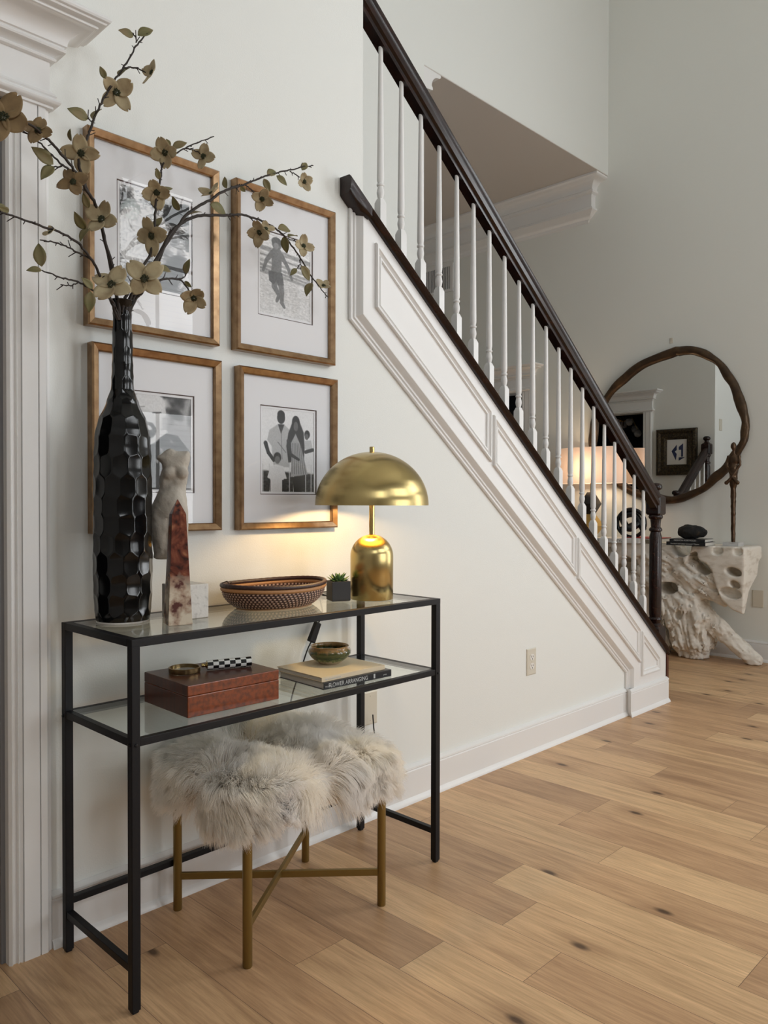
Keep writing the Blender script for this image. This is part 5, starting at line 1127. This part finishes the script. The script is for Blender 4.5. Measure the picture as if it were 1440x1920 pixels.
# ------------------------------------------------------------------ driftwood console against the mirror wall
def driftwood():
    Y = lambda a: .59-.000614*(a-230); Z = lambda b: .80-.000583*(b-265)
    h = .0085; lo = (4.36, -.13, -.01); hi = (4.82, 1.52, .825); P = grid(lo, hi, h); x, y, z = P[..., 0], P[..., 1], P[..., 2]
    U2, V2 = P[0, :, :, 1], P[0, :, :, 2]
    pol = lambda pts: polysdf(U2, V2, [(Y(a), Z(b)) for a, b in pts])[None]
    def ext(d2, xa, xb, k=.01): return smax(d2+0*x, np.abs(x-(xa+xb)/2)-(xb-xa)/2, k)
    # rough trunk
    body = pol([(-60, 262), (330, 262), (430, 300), (500, 400), (570, 470), (640, 500), (760, 590), (870, 560), (940, 700), (1010, 890), (1120, 965), (1000, 950), (860, 905), (720, 862), (730, 1000), (830, 1120), (760, 1200), (790, 1340), (800, 1515), (700, 1540), (420, 1530), (350, 1180), (250, 900), (120, 760), (-60, 640)])
    f = ext(body, 4.50, 4.76, .05)
    f = smin(f, capsule(P, (4.60, Y(700), Z(1080)), (4.68, Y(1235), Z(1545)-.02), .068, .052), .03)       # slanting leg
    f = smin(f, capsule(P, (4.58, Y(330), Z(760)), (4.66, Y(600), .02), .10, .105), .05)                  # main stump
    f = smin(f, capsule(P, (4.58, Y(240), Z(420)), (4.60, Y(900), Z(760)), .115, .07), .05)
    f = smin(f, capsule(P, (4.62, .80, .52), (4.66, .62, .04), .10, .09), .05)
    f = smin(f, capsule(P, (4.60, 1.05, .50), (4.66, 1.30, .03), .085, .05), .05)
    # bark furrows that follow the grain
    def grain(dy, dz, sc, sd, al=.22):
        n = math.hypot(dy, dz); dy, dz = dy/n, dz/n; G = np.stack([x, (y*dy+z*dz)*al, -y*dz+z*dy], -1); W = G+.035*np.stack([vnoise(P, 7, sd+50)]*3, -1)
        return 1-np.abs(vnoise(W, sc, sd)-.5)*2
    up_ = np.clip((z-.36-.25*(y-.35))/.10, 0, 1); lg = np.clip((.19-y)/.08, 0, 1)*np.clip((.42-z)/.05, 0, 1)
    def g_(sc, sd): return grain(-1, -.62, sc, sd)*up_+(1-up_)*(grain(-.25, -1, sc, sd+5)*(1-lg)+grain(-1, -.85, sc, sd+9)*lg)
    amp = (1-.45*lg)
    f = f+amp*(.027*g_(34, 3)**4+.013*g_(80, 8)**3)-.010+.030*(vnoise(P, 8, 12)-.5)*(1-.5*lg)
    # smooth cut slab, right end
    slab = pol([(640, 262), (1250, 262), (1252, 640), (1238, 1022), (1130, 985), (1010, 880), (940, 710), (905, 560), (850, 480), (770, 440), (710, 345), (650, 400), (600, 500), (575, 440), (600, 340)])
    dep = np.interp(z, [.35, .50, .57, .60, .69, .72], [.035, .10, .19, .24, .27, .335])
    sl = smax(slab+0*x, np.abs(x-(4.475+dep/2))-dep/2, .008)
    top = pol([(-1200, 262), (340, 262), (330, 300), (230, 350), (60, 420), (-300, 560), (-620, 520), (-1200, 430)])
    tl = smax(top+0*x+.012*(vnoise(P, 14, 6)-.5), np.abs(x-4.645)-.165, .01)
    f = smin(f, sl, .008); f = smin(f, tl, .012)
    def cut(a, b, ra, rb, x0, x1, rot=0):
        nonlocal f
        c, s = math.cos(rot), math.sin(rot); du = (y-Y(a))/.000614; dv = (z-Z(b))/.000583; p = du*c+dv*s; q = -du*s+dv*c
        d = (np.sqrt((p/ra)**2+(q/rb)**2)-1)*min(ra, rb)*.0006; f = smax(f, -smax(d, np.abs(x-(x0+x1)/2)-(x1-x0)/2, .01), .008)
    cut(965, 320, 58, 46, 4.40, 4.52); cut(1180, 322, 50, 42, 4.40, 4.51); cut(1135, 552, 88, 50, 4.40, 4.60, .25); cut(1150, 695, 62, 42, 4.40, 4.56, .5); cut(1105, 795, 118, 60, 4.40, 4.545, .2)
    cut(790, 540, 95, 62, 4.40, 4.78, .45); cut(385, 800, 120, 75, 4.30, 4.90, .0); cut(690, 400, 70, 40, 4.4, 4.7, -.7); cut(560, 300, 120, 110, 4.30, 4.90); cut(-120, 560, 120, 120, 4.3, 4.9); cut(-330, 330+60, 90, 60, 4.3, 4.55); cut(520, 1110, 40, 60, 4.4, 4.55, .3)
    f = np.maximum(f, z-.797); f = np.maximum(f, .001-z); f = np.maximum(f, x-4.800)
    me = nets(f, lo, h, 'driftwood'); o = link('driftwood_console', me, M['wood_drift']); tag(o, 'bleached driftwood console table with flat top against the grey wall', 'table')
driftwood()
ZT = .797
# books, stone, figure and other things on the driftwood console
def book_far(label, x, y, rot, ln, dp, th, z, cover, txt, tm, ts): return book('book', label, (x, y, z), rot, ln, dp, th, cover, txt, tm, ts, group='books on the driftwood console', txtx=.03)
ry = -math.pi/2
book_far('thick black book, lower of the two under the dark furry stone', 4.40, .455, ry+.06, .262, .20, .024, ZT, M['blackcov'], 'Furniture and Other Domestic Objects', M['ink'], .012)
book_far('black book, upper of the two under the dark furry stone', 4.405, .435, ry+.10, .235, .19, .020, ZT+.0245, M['blackcov'], 'FASHION PORTFOLIO', M['ink'], .015)
P = grid((-.10, -.12, -.01), (.10, .12, .12), .006); f = ellip(P, (0, 0, .045), (.070, .098, .044)); f = smin(f, ellip(P, (0, .03, .045), (.065, .065, .046)), .02)+.012*(vnoise(P, 40, 3)-.5)+.006*(vnoise(P, 90, 4)-.5); f = np.maximum(f, .001-P[..., 2])
o = link('furry_stone', nets(f, (-.10, -.12, -.01), .006, 'furry_stone'), M['rock'], loc=(4.50, .315, ZT+.0448)); tag(o, 'dark fuzzy rounded stone resting on two black books', 'stone')
book_far('large white book with dark lettering under the black ring ornament', 4.42, 1.03, ry+.02, .36, .27, .030, ZT, M['whitecov'], 'M                    STYLE', M['darkink'], .024)
book_far('thin white book with red edge on top of the large white book', 4.45, .80, ry-.03, .26, .20, .010, ZT+.0305, M['whitecov'], None, None, .01)
MB().box((.0, -.0008, .006), (.26, .21, .0105)).build('red_cover_edge', M['redink'], COL.objects[-1] if False else bpy.data.objects['book'] if False else [o_ for o_ in COL.objects if o_.get('label', '').startswith('thin white book')][0])
# ring ornament
rg = empty('ring_ornament', 'black ring sculpture with folded band inside, behind the last balusters', 'ornament', (4.52, .775, ZT+.041), math.radians(10))
mb = MB(); mb.tube([(0, .100*math.cos(t), .100+.100*math.sin(t)) for t in [2*math.pi*j/64 for j in range(65)]], .014, 10, caps=False); mb.build('ring', M['ringm'], rg, smooth=180)
mb = MB(); mb.tube(spline([(0, -.09, .05), (.02, -.02, .16), (0, .06, .14), (-.02, .01, .06), (.01, -.05, .10), (0, .07, .05)], 8), .024, 10); mb.build('folded_band', M['ringm'], rg, smooth=180)
MB().box((-.03, -.05, -.0), (.03, .05, .01)).build('foot', M['ringm'], rg)
# bronze figure with crossed hands
def figure():
    root = empty('bronze_figure', 'slender dark bronze standing figure on white marble base, hands crossed', 'sculpture', (4.605, .083, ZT))
    MB().box((-.050, -.052, 0), (.050, .052, .026)).build('marble_base', M['marble'], root, bevel=.001)
    h = .004; lo = (-.05, -.085, 0); P = grid(lo, (.05, .085, .73), h)
    b = .025; s = .0040                      # metres per photo pixel at that depth ~.00405
    k = .0000
    zz = lambda py: b+(1012-py)*.00352
    f = capsule(P, (0, 0, .02), (0, .002, .45), .013, .019)
    f = smin(f, capsule(P, (0, .002, .42), (0, .0, .52), .019, .030), .02)
    f = smin(f, ellip(P, (0, 0, .575), (.020, .036, .040)), .02)
    f = smin(f, capsule(P, (0, 0, .60), (0, 0, .65), .010, .009), .01)
    f = smin(f, ellip(P, (0, .002, .670), (.019, .018, .028)), .006)
    for sg in (-1, 1):
        f = smin(f, capsule(P, (0, sg*.035, .602), (-.006, sg*.043, .545), .011, .009), .006)
        f = smin(f, capsule(P, (-.006, sg*.043, .545), (-.028, -sg*.004, .460), .009, .008), .004)
        f = smin(f, capsule(P, (-.028, -sg*.004, .460), (-.030, -sg*.036, .425), .008, .013), .004)
    f = f+.004*(vnoise(P, 60, 5)-.5)
    link('figure', nets(f, lo, h, 'figure'), M['bronze'], root)
figure()
# lamp with an oval white drum shade and geometric gold base
tl = empty('drum_lamp', 'lit lamp with wide white drum shade behind the balusters beside the mirror', 'lamp', (4.665, 1.185, ZT))
MB().lathe([(1, .438), (1, .715)], 72, sx=.112, sy=.29, caps=False).build('lamp_shade', M['shade'], tl, smooth=180)
MB().lathe([(.006, .36), (.006, .62)], 10).build('rod', M['brassp'], tl)
MB().lathe([(.004, .52), (.03, .54), (.034, .57), (.02, .60), (.004, .61)], 16).build('bulb', M['bulb'], tl, smooth=60)
def dia(z0, z1, s): return MB().rings([[(s*.35*c[0], s*.35*c[1], z0) for c in ((-1, -1), (1, -1), (1, 1), (-1, 1))], [(s*c[0], s*c[1], (z0+z1)/2) for c in ((-1, -1), (1, -1), (1, 1), (-1, 1))], [(s*.35*c[0], s*.35*c[1], z1) for c in ((-1, -1), (1, -1), (1, 1), (-1, 1))]])
dia(.02, .20, .075).build('geometric_base', M['gold'], tl); dia(.19, .37, .06).build('geometric_neck', M['ringm'], tl); MB().box((-.06, -.06, 0), (.06, .06, .022)).build('plinth', M['ringm'], tl)
ld = bpy.data.lights.new('drum_lamp_bulb', 'POINT'); ld.energy = 16; ld.color = (1, .78, .55); ld.shadow_soft_size = .05; lo_ = bpy.data.objects.new('drum_lamp_bulb', ld); COL.objects.link(lo_); lo_.location = (4.665, 1.185, ZT+.56)
# small plate on the grey wall right of the driftwood
o = MB().box((-.008, -.035, -.058), (-.0005, .035, .058)).build('wall_plate', M['plate'], bevel=.002, loc=(X0, -.005, .43)); tag(o, 'ivory wall plate on grey wall just right of the driftwood console', 'outlet')
